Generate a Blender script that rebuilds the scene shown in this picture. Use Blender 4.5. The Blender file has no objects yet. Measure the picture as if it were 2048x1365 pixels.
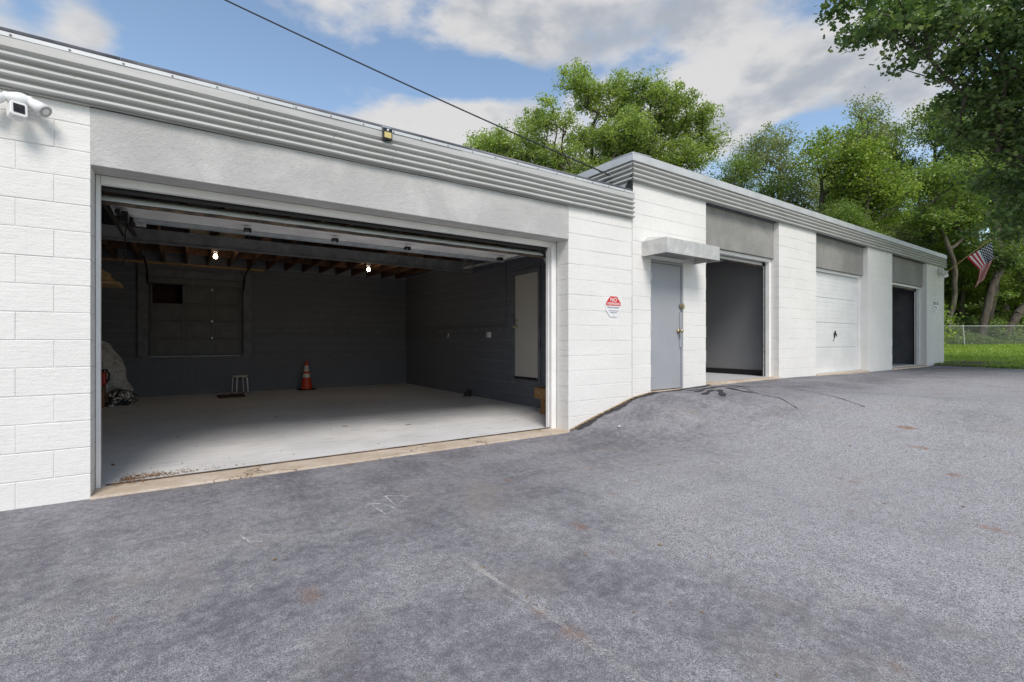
import bpy, math, random
import numpy as np
from math import sin, cos, atan, radians, pi, sqrt
from mathutils import Vector, Matrix
random.seed(7); RNG = np.random.default_rng(7)
S = bpy.context.scene
COL = S.collection
# ------------------------------------------------------------------ camera
CAM = Vector((.573, -4.845, 1.2))
YAW = radians(90 - 55.67)          # view direction is 55.67 deg from +X
cd = bpy.data.cameras.new('camera'); cam = bpy.data.objects.new('camera', cd); COL.objects.link(cam)
cam.location = CAM; cam.rotation_euler = (radians(90), 0, -YAW)
cd.sensor_width = 36; cd.lens = 17.0; cd.clip_end = 2000; cd.clip_start = .05
S.camera = cam
FW = (cos(radians(55.67)), sin(radians(55.67))); RT = (FW[1], -FW[0])
def V(px, py, d):
    """real point seen at photograph pixel px,py at d metres of depth (used once, when laying things out)"""
    u = (px - 1024) / 967.
    return Vector((CAM.x + d*(FW[0]+u*RT[0]), CAM.y + d*(FW[1]+u*RT[1]), CAM.z - (py-682.5)*d/967.))
# ------------------------------------------------------------------ light
SUN_EL, SUN_AZ = radians(48), radians(248)     # azimuth counter-clockwise from +X: from behind the camera, a little left
S.view_settings.view_transform = 'Standard'; S.view_settings.look = 'None'
S.view_settings.gamma = 1; S.view_settings.use_curve_mapping = False
S.view_settings.exposure = 0.66
sd = bpy.data.lights.new('sun', 'SUN'); so = bpy.data.objects.new('sun', sd); COL.objects.link(so)
sd.energy = 1.75; sd.angle = radians(22); sd.color = (1, .935, .865)
sdir = Vector((cos(SUN_EL)*cos(SUN_AZ), cos(SUN_EL)*sin(SUN_AZ), sin(SUN_EL)))
so.rotation_euler = sdir.to_track_quat('Z', 'Y').to_euler()
W = bpy.data.worlds.new('World'); S.world = W; W.use_nodes = True
def build_world():
    nt = W.node_tree; n = nt.nodes; l = nt.links; n.clear()
    out = n.new('ShaderNodeOutputWorld'); bg = n.new('ShaderNodeBackground'); bg.inputs[1].default_value = .1
    l.new(bg.outputs[0], out.inputs[0])
    sky = n.new('ShaderNodeTexSky'); sky.sky_type = 'NISHITA'; sky.sun_disc = False
    sky.sun_elevation = SUN_EL; sky.sun_rotation = radians(90) - SUN_AZ
    sky.air_density = 1.0; sky.dust_density = .6; sky.ozone_density = 1.6
    def m(op, a, b=None, c=None, clamp=False):
        x = n.new('ShaderNodeMath'); x.operation = op; x.use_clamp = clamp
        for i, v in enumerate((a, b, c)):
            if v is None: continue
            if isinstance(v, (int, float)): x.inputs[i].default_value = v
            else: l.new(v, x.inputs[i])
        return x.outputs[0]
    tc = n.new('ShaderNodeTexCoord'); sp = n.new('ShaderNodeSeparateXYZ'); l.new(tc.outputs['Generated'], sp.inputs[0])
    X, Y, Z = sp.outputs
    az = m('ARCTAN2', Y, X); el = m('ARCSINE', Z)
    # cloud layer: direction projected on a flat deck so clouds flatten towards the horizon
    zz = m('ADD', m('MAXIMUM', Z, 0.0), .22)
    cb = n.new('ShaderNodeCombineXYZ'); l.new(X, cb.inputs[0]); l.new(Y, cb.inputs[1])
    l.new(m('MULTIPLY', Z, 2.1), cb.inputs[2])
    def noise(scale, det, rough, dist=0., off=0.):
        x = n.new('ShaderNodeTexNoise'); x.inputs['Scale'].default_value = scale; x.inputs['Detail'].default_value = det
        x.inputs['Roughness'].default_value = rough; x.inputs['Distortion'].default_value = dist
        mp = n.new('ShaderNodeMapping'); mp.inputs['Location'].default_value = (off, off*1.3, off*.7)
        l.new(cb.outputs[0], mp.inputs[0]); l.new(mp.outputs[0], x.inputs[0]); return x.outputs[0]
    n1 = noise(3.4, 6, .55, .15, 3.1); n2 = noise(13., 3, .6, .0, 7.7); n3 = noise(3.1, 3, .55, 0, 11.)
    # where the big clouds and the blue gaps stand: (pixel x, pixel y, half width, half height, weight) turned into azimuth / elevation
    def azel(px, py):
        p = V(px, py, 1.) - CAM; return math.atan2(p.y, p.x), math.atan2(p.z, math.hypot(p.x, p.y))
    def field(items):
        acc = None
        for px, py, w, h, wt in items:
            a0, e0 = azel(px, py); a1, _ = azel(px+w, py); _, e1 = azel(px, py-h)
            da = m('MULTIPLY_ADD', az, 1/max(abs(a1-a0), .02), -a0/max(abs(a1-a0), .02)); de = m('MULTIPLY_ADD', el, 1/max(abs(e1-e0), .02), -e0/max(abs(e1-e0), .02))
            g = m('MULTIPLY', m('EXPONENT', m('MULTIPLY', m('MULTIPLY_ADD', da, da, m('MULTIPLY', de, de)), -1.)), wt)
            acc = g if acc is None else m('ADD', acc, g)
        return acc
    acc = field([(175,60,110,62,.30),(1150,20,520,110,.20),(930,245,170,62,.34),(700,240,120,40,.22),(1480,255,90,42,.30),(1650,140,330,90,.20),
                 (420,110,190,130,-.50),(890,155,250,34,-.50),(1590,262,130,34,-.45),(60,30,55,60,-.15),(540,190,170,45,-.30)])
    dens = m('ADD', m('MULTIPLY_ADD', n1, 1.0, m('MULTIPLY', n2, .36)), m('ADD', acc, .13))
    mr = n.new('ShaderNodeMapRange'); mr.interpolation_type = 'SMOOTHSTEP'
    l.new(dens, mr.inputs[0]); mr.inputs[1].default_value = .70; mr.inputs[2].default_value = .95
    th = n.new('ShaderNodeMapRange'); th.interpolation_type = 'SMOOTHSTEP'
    gr = field([(1250,40,480,95,.34),(1700,150,330,80,.22)])
    l.new(m('ADD', gr, m('ADD', m('MULTIPLY_ADD', n3, 1.3, -.65), m('MULTIPLY_ADD', n2, .9, -.45))), th.inputs[0]); th.inputs[1].default_value = .0; th.inputs[2].default_value = .50
    cc = n.new('ShaderNodeMix'); cc.data_type = 'RGBA'; l.new(th.outputs[0], cc.inputs[0])
    cc.inputs[6].default_value = (4.75, 4.65, 4.55, 1); cc.inputs[7].default_value = (2.75, 2.95, 3.25, 1)
    blue = n.new('ShaderNodeMix'); blue.data_type = 'RGBA'; blue.blend_type = 'MULTIPLY'; blue.inputs[0].default_value = 1
    l.new(sky.outputs[0], blue.inputs[6]); blue.inputs[7].default_value = (1.42, 1.36, 1.25, 1)
    mx = n.new('ShaderNodeMix'); mx.data_type = 'RGBA'; l.new(m('MULTIPLY', mr.outputs[0], .93), mx.inputs[0])
    l.new(blue.outputs[2], mx.inputs[6]); l.new(cc.outputs[2], mx.inputs[7]); l.new(mx.outputs[2], bg.inputs[0])
build_world()
try: S.cycles.max_bounces = 6; S.cycles.transmission_bounces = 4; S.cycles.transparent_max_bounces = 8
except Exception: pass
# ------------------------------------------------------------------ node helper
class NT:
    def __init__(s, name):
        s.m = bpy.data.materials.new(name); s.m.use_nodes = True; s.nt = s.m.node_tree; s.n = s.nt.nodes; s.l = s.nt.links
        s.b = s.n['Principled BSDF']; s.out = s.n['Material Output']
        g = s.n.new('ShaderNodeNewGeometry'); s.P = g.outputs['Position']; s.isl = g.outputs['Random Per Island']; s.g = g
    def link(s, v, sock):
        if isinstance(v, (int, float)): sock.default_value = v
        elif isinstance(v, tuple): sock.default_value = v if len(v) != 3 or sock.type != 'RGBA' else (*v, 1)
        else: s.l.new(v, sock)
    def math(s, op, a, b=None, c=None, clamp=False):
        x = s.n.new('ShaderNodeMath'); x.operation = op; x.use_clamp = clamp
        for i, v in enumerate((a, b, c)):
            if v is not None: s.link(v, x.inputs[i])
        return x.outputs[0]
    def map(s, scale=(1,1,1), rot=(0,0,0), loc=(0,0,0), vec=None):
        x = s.n.new('ShaderNodeMapping'); s.l.new(vec or s.P, x.inputs[0])
        x.inputs[1].default_value = loc; x.inputs[2].default_value = rot; x.inputs[3].default_value = scale; return x.outputs[0]
    def noise(s, scale, det=3, rough=.5, vec=None, dist=0):
        x = s.n.new('ShaderNodeTexNoise'); s.l.new(vec or s.P, x.inputs[0])
        x.inputs['Scale'].default_value = scale; x.inputs['Detail'].default_value = det; x.inputs['Roughness'].default_value = rough; x.inputs['Distortion'].default_value = dist
        return x.outputs[0]
    def vor(s, scale, vec=None, out='Distance', feat='F1', rnd=1):
        x = s.n.new('ShaderNodeTexVoronoi'); x.feature = feat; s.l.new(vec or s.P, x.inputs[0]); x.inputs['Scale'].default_value = scale
        x.inputs['Randomness'].default_value = rnd; return x.outputs[out]
    def ramp(s, v, lo, hi, a=0., b=1.):
        x = s.n.new('ShaderNodeMapRange'); x.interpolation_type = 'SMOOTHSTEP'; s.link(v, x.inputs[0])
        for i, q in enumerate((lo, hi, a, b)): s.link(q, x.inputs[i+1])
        return x.outputs[0]
    def mix(s, f, a, b, mode='MIX'):
        x = s.n.new('ShaderNodeMix'); x.data_type = 'RGBA'; x.blend_type = mode; s.link(f, x.inputs[0]); s.link(a, x.inputs[6]); s.link(b, x.inputs[7]); return x.outputs[2]
    def bump(s, h, strength=.3, dist=.01, nrm=None):
        x = s.n.new('ShaderNodeBump'); s.link(h, x.inputs['Height']); x.inputs['Strength'].default_value = strength; x.inputs['Distance'].default_value = dist
        if nrm: s.l.new(nrm, x.inputs['Normal'])
        return x.outputs[0]
    def set(s, color=None, rough=None, metal=None, normal=None, spec=None):
        if color is not None: s.link(color, s.b.inputs['Base Color'])
        if rough is not None: s.link(rough, s.b.inputs['Roughness'])
        if metal is not None: s.link(metal, s.b.inputs['Metallic'])
        if normal is not None: s.link(normal, s.b.inputs['Normal'])
        if spec is not None: s.b.inputs['Specular IOR Level'].default_value = spec
        return s.m
def c3(v, t=(1,1,1)): return (v*t[0], v*t[1], v*t[2], 1)
M = {}
def simple(name, col, rough=.5, metal=0., var=.12, sc=6., bump=.0):
    t = NT(name); nz = t.noise(sc, 4, .6)
    a = tuple(x*(1-var) for x in col); b = tuple(min(1, x*(1+var)) for x in col)
    t.set(t.mix(t.ramp(nz, .3, .7), (*a, 1), (*b, 1)), t.math('ADD', t.math('MULTIPLY', nz, .2), rough-.1), metal)
    if bump: t.set(normal=t.bump(t.noise(sc*12, 4, .6), bump, .004))
    M[name] = t.m; return t.m
def painted_block(name, base, dirt, dirtcol, stain=.0, brush=1.):
    t = NT(name)
    n1 = t.noise(1.3, 4, .6); n2 = t.noise(9, 5, .65); n3 = t.noise(1, 3, .6, t.map((7, 7, 60)))
    pits = t.ramp(t.vor(55), .0, .18)
    c = t.mix(t.ramp(n1, .3, .75), (*[x*.94 for x in base], 1), (*base, 1))
    c = t.mix(t.math('MULTIPLY', t.ramp(n2, .56, .78), dirt), c, (*dirtcol, 1))
    # rusty splash low down on the wall and faint drips from the top
    sp = t.n.new('ShaderNodeSeparateXYZ'); t.l.new(t.P, sp.inputs[0])
    vs = t.noise(1, 4, .7, t.map((16, 16, .9)))
    c = t.mix(t.math('MULTIPLY', t.ramp(vs, .58, .74), .16*dirt*4), c, (*dirtcol, 1))
    if stain:
        low = t.math('SUBTRACT', t.noise(14, 5, .7), t.math('MULTIPLY', t.math('SUBTRACT', sp.outputs[2], .44), 3.0))
        c = t.mix(t.math('MULTIPLY', t.ramp(low, .42, .9), stain), c, (.30, .25, .20, 1))
    h = t.math('ADD', t.math('MULTIPLY', n3, .8), t.math('MULTIPLY', t.noise(70, 4, .7), .8))
    h = t.math('ADD', h, t.math('MULTIPLY', pits, .35)); h = t.math('ADD', h, t.math('MULTIPLY', t.noise(14, 3, .5), 1.2))
    t.set(c, .62, normal=t.bump(h, .5*brush, .008), spec=.3); M[name] = t.m
painted_block('white_block', (.80, .79, .77), .2, (.60, .60, .585))
painted_block('white_mortar', (.76, .76, .745), .35, (.5, .5, .49))
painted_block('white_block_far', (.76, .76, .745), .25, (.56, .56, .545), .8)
painted_block('dark_block', (.140, .150, .180), .4, (.05, .052, .058))
painted_block('dark_mortar', (.22, .23, .26), .4, (.040, .040, .044))
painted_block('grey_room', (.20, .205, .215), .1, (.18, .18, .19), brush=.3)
def stucco(name, base, dark):
    t = NT(name); n1 = t.noise(1.7, 6, .65, dist=.4); n2 = t.noise(14, 6, .7); n3 = t.noise(60, 4, .65)
    c = t.mix(t.ramp(n1, .35, .7), (*dark, 1), (*base, 1)); c = t.mix(t.math('MULTIPLY', t.ramp(n2, .5, .75), .35), c, (*dark, 1))
    pit = t.ramp(t.vor(30), .03, .12)
    h = t.math('ADD', t.math('MULTIPLY', n2, 1.2), t.math('ADD', t.math('MULTIPLY', n3, .7), t.math('MULTIPLY', pit, .4)))
    t.set(c, .85, normal=t.bump(h, .8, .010), spec=.2); M[name] = t.m
stucco('light_stucco', (.58, .575, .565), (.46, .458, .45)); stucco('grey_stucco', (.335, .33, .315), (.26, .257, .245))
def mk_misc():
    t = NT('fascia_metal'); n1 = t.noise(1, 4, .6, t.map((1.2, 1.2, 9))); n2 = t.noise(2.2, 4, .6)
    c = t.mix(t.ramp(n1, .35, .7), (.46, .46, .45, 1), (.53, .53, .52, 1)); c = t.mix(t.math('MULTIPLY', t.ramp(n2, .55, .75), .3), c, (.44, .435, .42, 1))
    t.set(c, .42, 0., normal=t.bump(t.noise(3, 2), .12, .01), spec=.5); M['fascia_metal'] = t.m
    t = NT('flashing_metal'); n1 = t.noise(2.5, 4, .6)
    t.set(t.mix(t.ramp(n1, .3, .7), (.50, .52, .54, 1), (.60, .62, .635, 1)), .42, .1); M['flashing_metal'] = t.m
    t = NT('galvanised'); n1 = t.noise(5, 5, .65, dist=.8); n2 = t.noise(26, 4, .7); v = t.vor(7)
    c = t.mix(t.ramp(n1, .4, .62), (.54, .54, .535, 1), (.68, .67, .65, 1)); c = t.mix(t.math('MULTIPLY', t.ramp(n2, .55, .7), .4), c, (.36, .35, .33, 1))
    t.set(c, t.ramp(n1, .3, .7, .35, .6), .35, normal=t.bump(t.noise(5, 3), .25, .02)); M['galvanised'] = t.m
    # garage floor paint
    t = NT('floor_paint'); n1 = t.noise(.8, 5, .6); n2 = t.noise(1, 5, .7, t.map((2.5, 14, 1), (0, 0, .35))); n3 = t.noise(30, 4, .7)
    c = t.mix(t.ramp(n1, .3, .7), (.74, .742, .74, 1), (.84, .84, .835, 1)); c = t.mix(t.math('MULTIPLY', t.ramp(n2, .50, .72), .5), c, (.34, .34, .35, 1))
    c = t.mix(t.math('MULTIPLY', t.ramp(n3, .56, .72), .3), c, (.26, .24, .22, 1))
    sp = t.ramp(t.vor(3.2, t.map((1, 1, 1), loc=(3, 1, 0))), .03, .05); c = t.mix(sp, (.16, .12, .09, 1), c)
    t.set(c, t.ramp(n1, .3, .7, .34, .5), normal=t.bump(n3, .12, .003)); M['floor_paint'] = t.m
    t = NT('white_floor'); t.set(t.mix(t.noise(3, 3), (.62, .63, .64, 1), (.7, .71, .72, 1)), .35); M['white_floor'] = t.m
    # bare concrete sill with rust tints and cracks
    t = NT('tan_concrete'); n1 = t.noise(2.2, 6, .7); n2 = t.noise(25, 5, .7); n3 = t.noise(120, 3, .6)
    c = t.mix(t.ramp(n1, .35, .7), (.50, .40, .30, 1), (.66, .58, .49, 1)); c = t.mix(t.math('MULTIPLY', t.ramp(n2, .52, .72), .5), c, (.33, .25, .17, 1))
    c = t.mix(t.math('MULTIPLY', t.ramp(n3, .55, .7), .3), c, (.22, .18, .14, 1))
    dn = t.n.new('ShaderNodeTexNoise'); dn.inputs['Scale'].default_value = 5; dn.inputs['Detail'].default_value = 6; t.l.new(t.P, dn.inputs[0]); dv = t.n.new('ShaderNodeVectorMath'); dv.operation = 'MULTIPLY_ADD'; t.l.new(dn.outputs['Color'], dv.inputs[0]); dv.inputs[1].default_value = (.5, .5, .5); t.l.new(t.P, dv.inputs[2])
    cr = t.ramp(t.vor(.62, t.map((1, 1, 1), loc=(.3, .9, 0), vec=dv.outputs[0]), 'Distance', 'DISTANCE_TO_EDGE'), .001, .006); c = t.mix(cr, (.16, .11, .07, 1), c)
    t.set(c, .9, normal=t.bump(t.math('ADD', n2, t.math('MULTIPLY', n3, .6)), .5, .006)); M['tan_concrete'] = t.m
    # asphalt, sealed and worn
    t = NT('asphalt')
    grain = t.noise(260, 2, .6); agg = t.vor(210); big = t.noise(.42, 5, .62, dist=.6); mid = t.noise(1.6, 6, .68, dist=.4); st = t.noise(1, 6, .7, t.map((.6, 3.2, 1), (0, 0, .55)))
    st2 = t.noise(1, 5, .7, t.map((2.8, .5, 1), (0, 0, .3), (4, 2, 0)))
    fine = t.noise(16, 5, .8); spw = t.n.new('ShaderNodeSeparateXYZ'); t.l.new(t.P, spw.inputs[0])
    traffic = t.math('MULTIPLY', t.ramp(t.math('ADD', spw.outputs[0], t.math('MULTIPLY', big, 3.)), 1.5, 7.), t.ramp(t.math('ADD', spw.outputs[1], t.math('MULTIPLY', mid, .8)), -2.4, -.4, 1, 0))
    wear = t.math('ADD', t.math('ADD', t.math('MULTIPLY', fine, .55), t.math('MULTIPLY', traffic, .20)), t.math('ADD', t.math('MULTIPLY', big, .30), t.math('ADD', t.math('MULTIPLY', mid, .36), t.math('ADD', t.math('MULTIPLY', st, .22), t.math('MULTIPLY', st2, .2)))))
    wr = t.ramp(wear, .66, 1.08)
    spx = t.n.new('ShaderNodeSeparateXYZ'); t.l.new(t.P, spx.inputs[0])
    c = t.mix(wr, (.145, .141, .167, 1), (.57, .565, .59, 1))
    # exposed stone grains, denser where the sealer has worn off
    gcol = t.vor(210, out='Color'); gs = t.n.new('ShaderNodeSeparateColor'); t.l.new(gcol, gs.inputs[0])
    stone = t.math('MULTIPLY', t.math('GREATER_THAN', t.math('ADD', gs.outputs[0], t.math('MULTIPLY', wr, .42)), .80), t.math('LESS_THAN', agg, .42))
    c = t.mix(t.math('MULTIPLY', stone, .45), c, (.50, .49, .48, 1))
    dk = t.math('MULTIPLY', t.math('GREATER_THAN', gs.outputs[1], .72), t.math('ADD', t.math('MULTIPLY', wr, .5), .25))
    c = t.mix(dk, c, (.038, .038, .042, 1))
    c = t.mix(t.ramp(grain, .42, .60, .0, .62), c, (.085, .083, .095, 1))
    # scrapes
    sc1 = t.ramp(t.noise(1, 3, .8, t.map((30, 1.3, 1), (0, 0, .95))), .62, .70); c = t.mix(t.math('MULTIPLY', sc1, t.math('ADD', t.math('MULTIPLY', wr, .35), .12)), c, (.42, .42, .42, 1))
    # small rust spots, each with a short run downhill
    dv = t.map((1, .62, 1), (0, 0, .7)); 
    dist = t.n.new('ShaderNodeVectorMath'); dist.operation = 'ADD'; nz = t.n.new('ShaderNodeTexNoise'); nz.inputs['Scale'].default_value = 7; t.l.new(t.P, nz.inputs[0])
    sc = t.n.new('ShaderNodeVectorMath'); sc.operation = 'SCALE'; t.l.new(nz.outputs['Color'], sc.inputs[0]); sc.inputs[3].default_value = .12
    t.l.new(dv, dist.inputs[0]); t.l.new(sc.outputs[0], dist.inputs[1])
    rd = t.vor(3.1, dist.outputs[0]); rc = t.vor(3.1, dist.outputs[0], 'Color'); rs = t.n.new('ShaderNodeSeparateColor'); t.l.new(rc, rs.inputs[0])
    size = t.math('ADD', t.math('MULTIPLY', t.math('MULTIPLY', rs.outputs[1], rs.outputs[1]), .13), .09)
    spot = t.math('MULTIPLY', t.ramp(t.math('SUBTRACT', rd, size), -.10, .05, 1, 0), t.math('MULTIPLY', t.math('GREATER_THAN', rs.outputs[0], .50), t.ramp(rs.outputs[2], .0, .7, .45, 1.)))
    spot = t.math('MULTIPLY', spot, t.ramp(t.noise(30, 4, .7), .34, .54))
    c = t.mix(t.math('MULTIPLY', spot, .85), c, (.26, .13, .06, 1))
    # sand and soil washed in thin tan veils
    tan = t.math('MULTIPLY', t.ramp(t.noise(1.1, 6, .7, t.map((1, 1, 1), loc=(9, 3, 0)), .6), .52, .72), .4)
    c = t.mix(tan, c, (.30, .27, .23, 1))
    h = t.math('ADD', t.math('MULTIPLY', agg, -1.0), t.math('MULTIPLY', grain, .6)); h = t.math('ADD', h, t.math('MULTIPLY', t.noise(22, 4, .6), 1.5))
    t.set(c, .78, normal=t.bump(h, .55, .006), spec=.35); M['asphalt'] = t.m
    def decal(name, col, thr, sc, strength=1.):
        t = NT(name); t.set((*col, 1), .85)
        tr = t.n.new('ShaderNodeBsdfTransparent'); mx = t.n.new('ShaderNodeMixShader')
        a = t.math('MULTIPLY', t.ramp(t.math('ADD', t.noise(sc, 3, .7), t.math('MULTIPLY', t.noise(4, 3, .6), .5)), thr, thr+.12), strength)
        t.l.new(a, mx.inputs[0]); t.l.new(tr.outputs[0], mx.inputs[1]); t.l.new(t.b.outputs[0], mx.inputs[2]); t.l.new(mx.outputs[0], t.out.inputs[0]); M[name] = t.m
    decal('faded_paint', (.60, .59, .56), .72, 110, .6); decal('chalk', (.68, .68, .68), .66, 110, .65); decal('tar', (.035, .035, .04), .50, 14, .8)
    decal('floor_scuff', (.12, .12, .12), .70, 40, .35); decal('joint_dust', (.80, .79, .76), .50, 12, .8)
    # lawn ground
    t = NT('lawn_soil'); n1 = t.noise(.5, 5, .6); n2 = t.noise(12, 5, .7)
    c = t.mix(t.ramp(n1, .3, .7), (.16, .25, .035, 1), (.21, .31, .045, 1)); c = t.mix(t.ramp(n2, .45, .75, 0, .5), c, (.04, .075, .015, 1))
    t.set(c, .9, normal=t.bump(n2, 1, .05)); M['lawn_soil'] = t.m
    def leaf(name, a, b, dark, trans=.35, sc=.55):
        t = NT(name); n1 = t.noise(sc, 3, .6)
        c = t.mix(t.isl, (*a, 1), (*b, 1)); c = t.mix(t.ramp(n1, .40, .66, 0, .6), c, (*dark, 1))
        yl = t.math('GREATER_THAN', t.isl, .94); c = t.mix(t.math('MULTIPLY', yl, .35), c, (b[0]*1.9, b[1]*1.5, b[2]*1.1, 1))
        t.set(c, .42, spec=.5)
        tl = t.n.new('ShaderNodeBsdfTranslucent'); t.l.new(t.mix(1., c, (1.15, 1.2, .55, 1), 'MULTIPLY'), tl.inputs[0])
        mx = t.n.new('ShaderNodeMixShader'); mx.inputs[0].default_value = trans
        t.l.new(t.b.outputs[0], mx.inputs[1]); t.l.new(tl.outputs[0], mx.inputs[2]); t.l.new(mx.outputs[0], t.out.inputs[0]); M[name] = t.m
    leaf('leaf_light', (.26, .36, .12), (.50, .60, .22), (.13, .21, .07), .45, 1.1); leaf('leaf_mid', (.16, .25, .075), (.34, .45, .13), (.07, .13, .035), .4, 1.1)
    leaf('leaf_yellow', (.20, .30, .065), (.40, .50, .11), (.09, .17, .04), .4, 1.1); leaf('leaf_pale', (.22, .28, .14), (.42, .47, .23), (.11, .16, .08), .4, 1.1)
    leaf('leaf_near', (.075, .145, .052), (.24, .34, .13), (.028, .07, .026), .38, 1.2); leaf('leaf_dark', (.07, .13, .04), (.18, .26, .075), (.03, .065, .02), .35, 1.1)
    leaf('grass_blade', (.24, .36, .06), (.38, .50, .09), (.17, .28, .05), .35, .3); leaf('dry_leaf', (.25, .15, .06), (.42, .30, .12), (.16, .08, .03), .1)
    t = NT('bark'); n1 = t.noise(1, 5, .7, t.map((9, 9, 1.6))); n2 = t.noise(1.1, 3)
    c = t.mix(t.ramp(n1, .3, .7), (.040, .032, .026, 1), (.135, .115, .092, 1)); c = t.mix(t.ramp(n2, .5, .75, 0, .5), c, (.08, .095, .06, 1))
    t.set(c, .95, normal=t.bump(n1, 1, .03)); M['bark'] = t.m
    def wood(name, a, b, sc=(2, 30, 30)):
        t = NT(name); n1 = t.noise(1, 5, .65, t.map(sc), .6); n2 = t.noise(3, 3)
        c = t.mix(t.ramp(n1, .3, .7), (*a, 1), (*b, 1)); c = t.mix(t.ramp(n2, .5, .7, 0, .3), c, (*[x*.6 for x in a], 1)); t.set(c, .8, normal=t.bump(n1, .3, .004)); M[name] = t.m
    wood('joist_wood', (.060, .030, .018), (.16, .085, .045), (25, 1.5, 25)); wood('pine', (.30, .18, .08), (.50, .33, .17), (3, 20, 30)); wood('bench_wood', (.12, .06, .025), (.34, .19, .08), (8, 25, 25))
    wood('pole_wood', (.45, .26, .11), (.6, .38, .18))
    # seal: rusty rubber/steel
    t = NT('rusty_edge'); n1 = t.noise(2.3, 7, .75); n2 = t.noise(60, 4, .7)
    c = t.mix(t.ramp(n1, .42, .62), (.035, .028, .024, 1), (.16, .10, .06, 1)); c = t.mix(t.ramp(n2, .5, .7, 0, .5), c, (.10, .09, .085, 1)); t.set(c, .85, normal=t.bump(n2, .7, .006)); M['rusty_edge'] = t.m
    # crumpled woven sack, foil
    t = NT('sack_cloth'); n1 = t.noise(9, 5, .65, dist=1.2); t.set(t.mix(t.ramp(n1, .35, .65), (.60, .59, .57, 1), (.78, .77, .75, 1)), .55, normal=t.bump(t.math('ADD', n1, t.noise(22, 4, .6, dist=1)), 1, .05)); M['sack_cloth'] = t.m
    t = NT('foil'); n1 = t.noise(7, 4, .6, dist=1.5); t.set(t.mix(t.ramp(n1, .45, .6), (.04, .04, .04, 1), (.85, .85, .85, 1)), .2, .9, normal=t.bump(n1, 1, .08)); M['foil'] = t.m
mk_misc()
simple('white_trim', (.84, .835, .83), .45, 0, .05, 3); simple('door_white', (.72, .73, .735), .35, 0, .05, 2)
simple('inner_panel', (.72, .72, .71), .5, 0, .12, 3); simple('strut_metal', (.42, .45, .47), .35, .6, .2, 8)
simple('steel_paint', (.24, .24, .24), .5, 0, .25, 5); simple('black_metal', (.02, .02, .021), .4, .5, .3, 20); simple('bright_metal', (.55, .55, .55), .3, .9, .15, 20)
simple('steel_door', (.33, .345, .375), .45, 0, .04, 1.5, .05); simple('brass', (.45, .38, .25), .35, .8, .2, 30)
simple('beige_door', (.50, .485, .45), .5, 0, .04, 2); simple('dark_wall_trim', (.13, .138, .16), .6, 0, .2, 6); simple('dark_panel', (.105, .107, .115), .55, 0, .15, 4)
simple('black_base', (.008, .008, .01), .5, 0, .2, 10); simple('tar_flash', (.022, .022, .024), .8, 0, .5, 12, .6); simple('roof_edge', (.16, .16, .185), .5, .2, .3, 4)
simple('roofing', (.06, .06, .062), .9, 0, .3, 5); simple('plastic_white', (.80, .80, .80), .35, 0, .02, 8); simple('plastic_black', (.012, .012, .014), .25, 0, .2, 8)
simple('lens_glass', (.42, .42, .41), .15, 0, .1, 40); simple('lens_dark', (.03, .018, .012), .1, 0, .3, 60); simple('solar_yellow', (.62, .50, .20), .35, 0, .12, 60)
simple('cone_orange', (.62, .055, .02), .45, 0, .12, 12); simple('cone_band', (.62, .60, .56), .5, 0, .2, 25); simple('rubber', (.012, .012, .012), .7, 0, .3, 20)
simple('red_plastic', (.45, .015, .02), .35, 0, .15, 12); simple('cardboard', (.22, .13, .07), .85, 0, .15, 8); simple('brown_board', (.045, .02, .015), .8, 0, .3, 14)
simple('sign_white', (.78, .78, .79), .4, 0, .02, 8); simple('sign_red', (.60, .03, .03), .4, 0, .03, 8); simple('sign_navy', (.035, .06, .16), .4, 0, .03, 8); simple('sign_text', (.13, .16, .24), .5, 0, .03, 8)
simple('wire_black', (.02, .02, .022), .5, 0, .1, 10); simple('fence_metal', (.55, .56, .56), .4, .5, .1, 5); simple('fence_wire', (.40, .41, .41), .45, .5, .1, 5)
simple('gravel', (.17, .15, .13), .95, 0, .4, 40, .8); simple('litter_tan', (.42, .30, .17), .9, 0, .6, 30); simple('litter_brown', (.22, .12, .055), .9, 0, .5, 30)
def emit(name, col, s):
    t = NT(name); t.b.inputs['Emission Color'].default_value = (*col, 1); t.b.inputs['Emission Strength'].default_value = s; M[name] = t.m
emit('lit_bulb', (1, .78, .5), 14)
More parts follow.
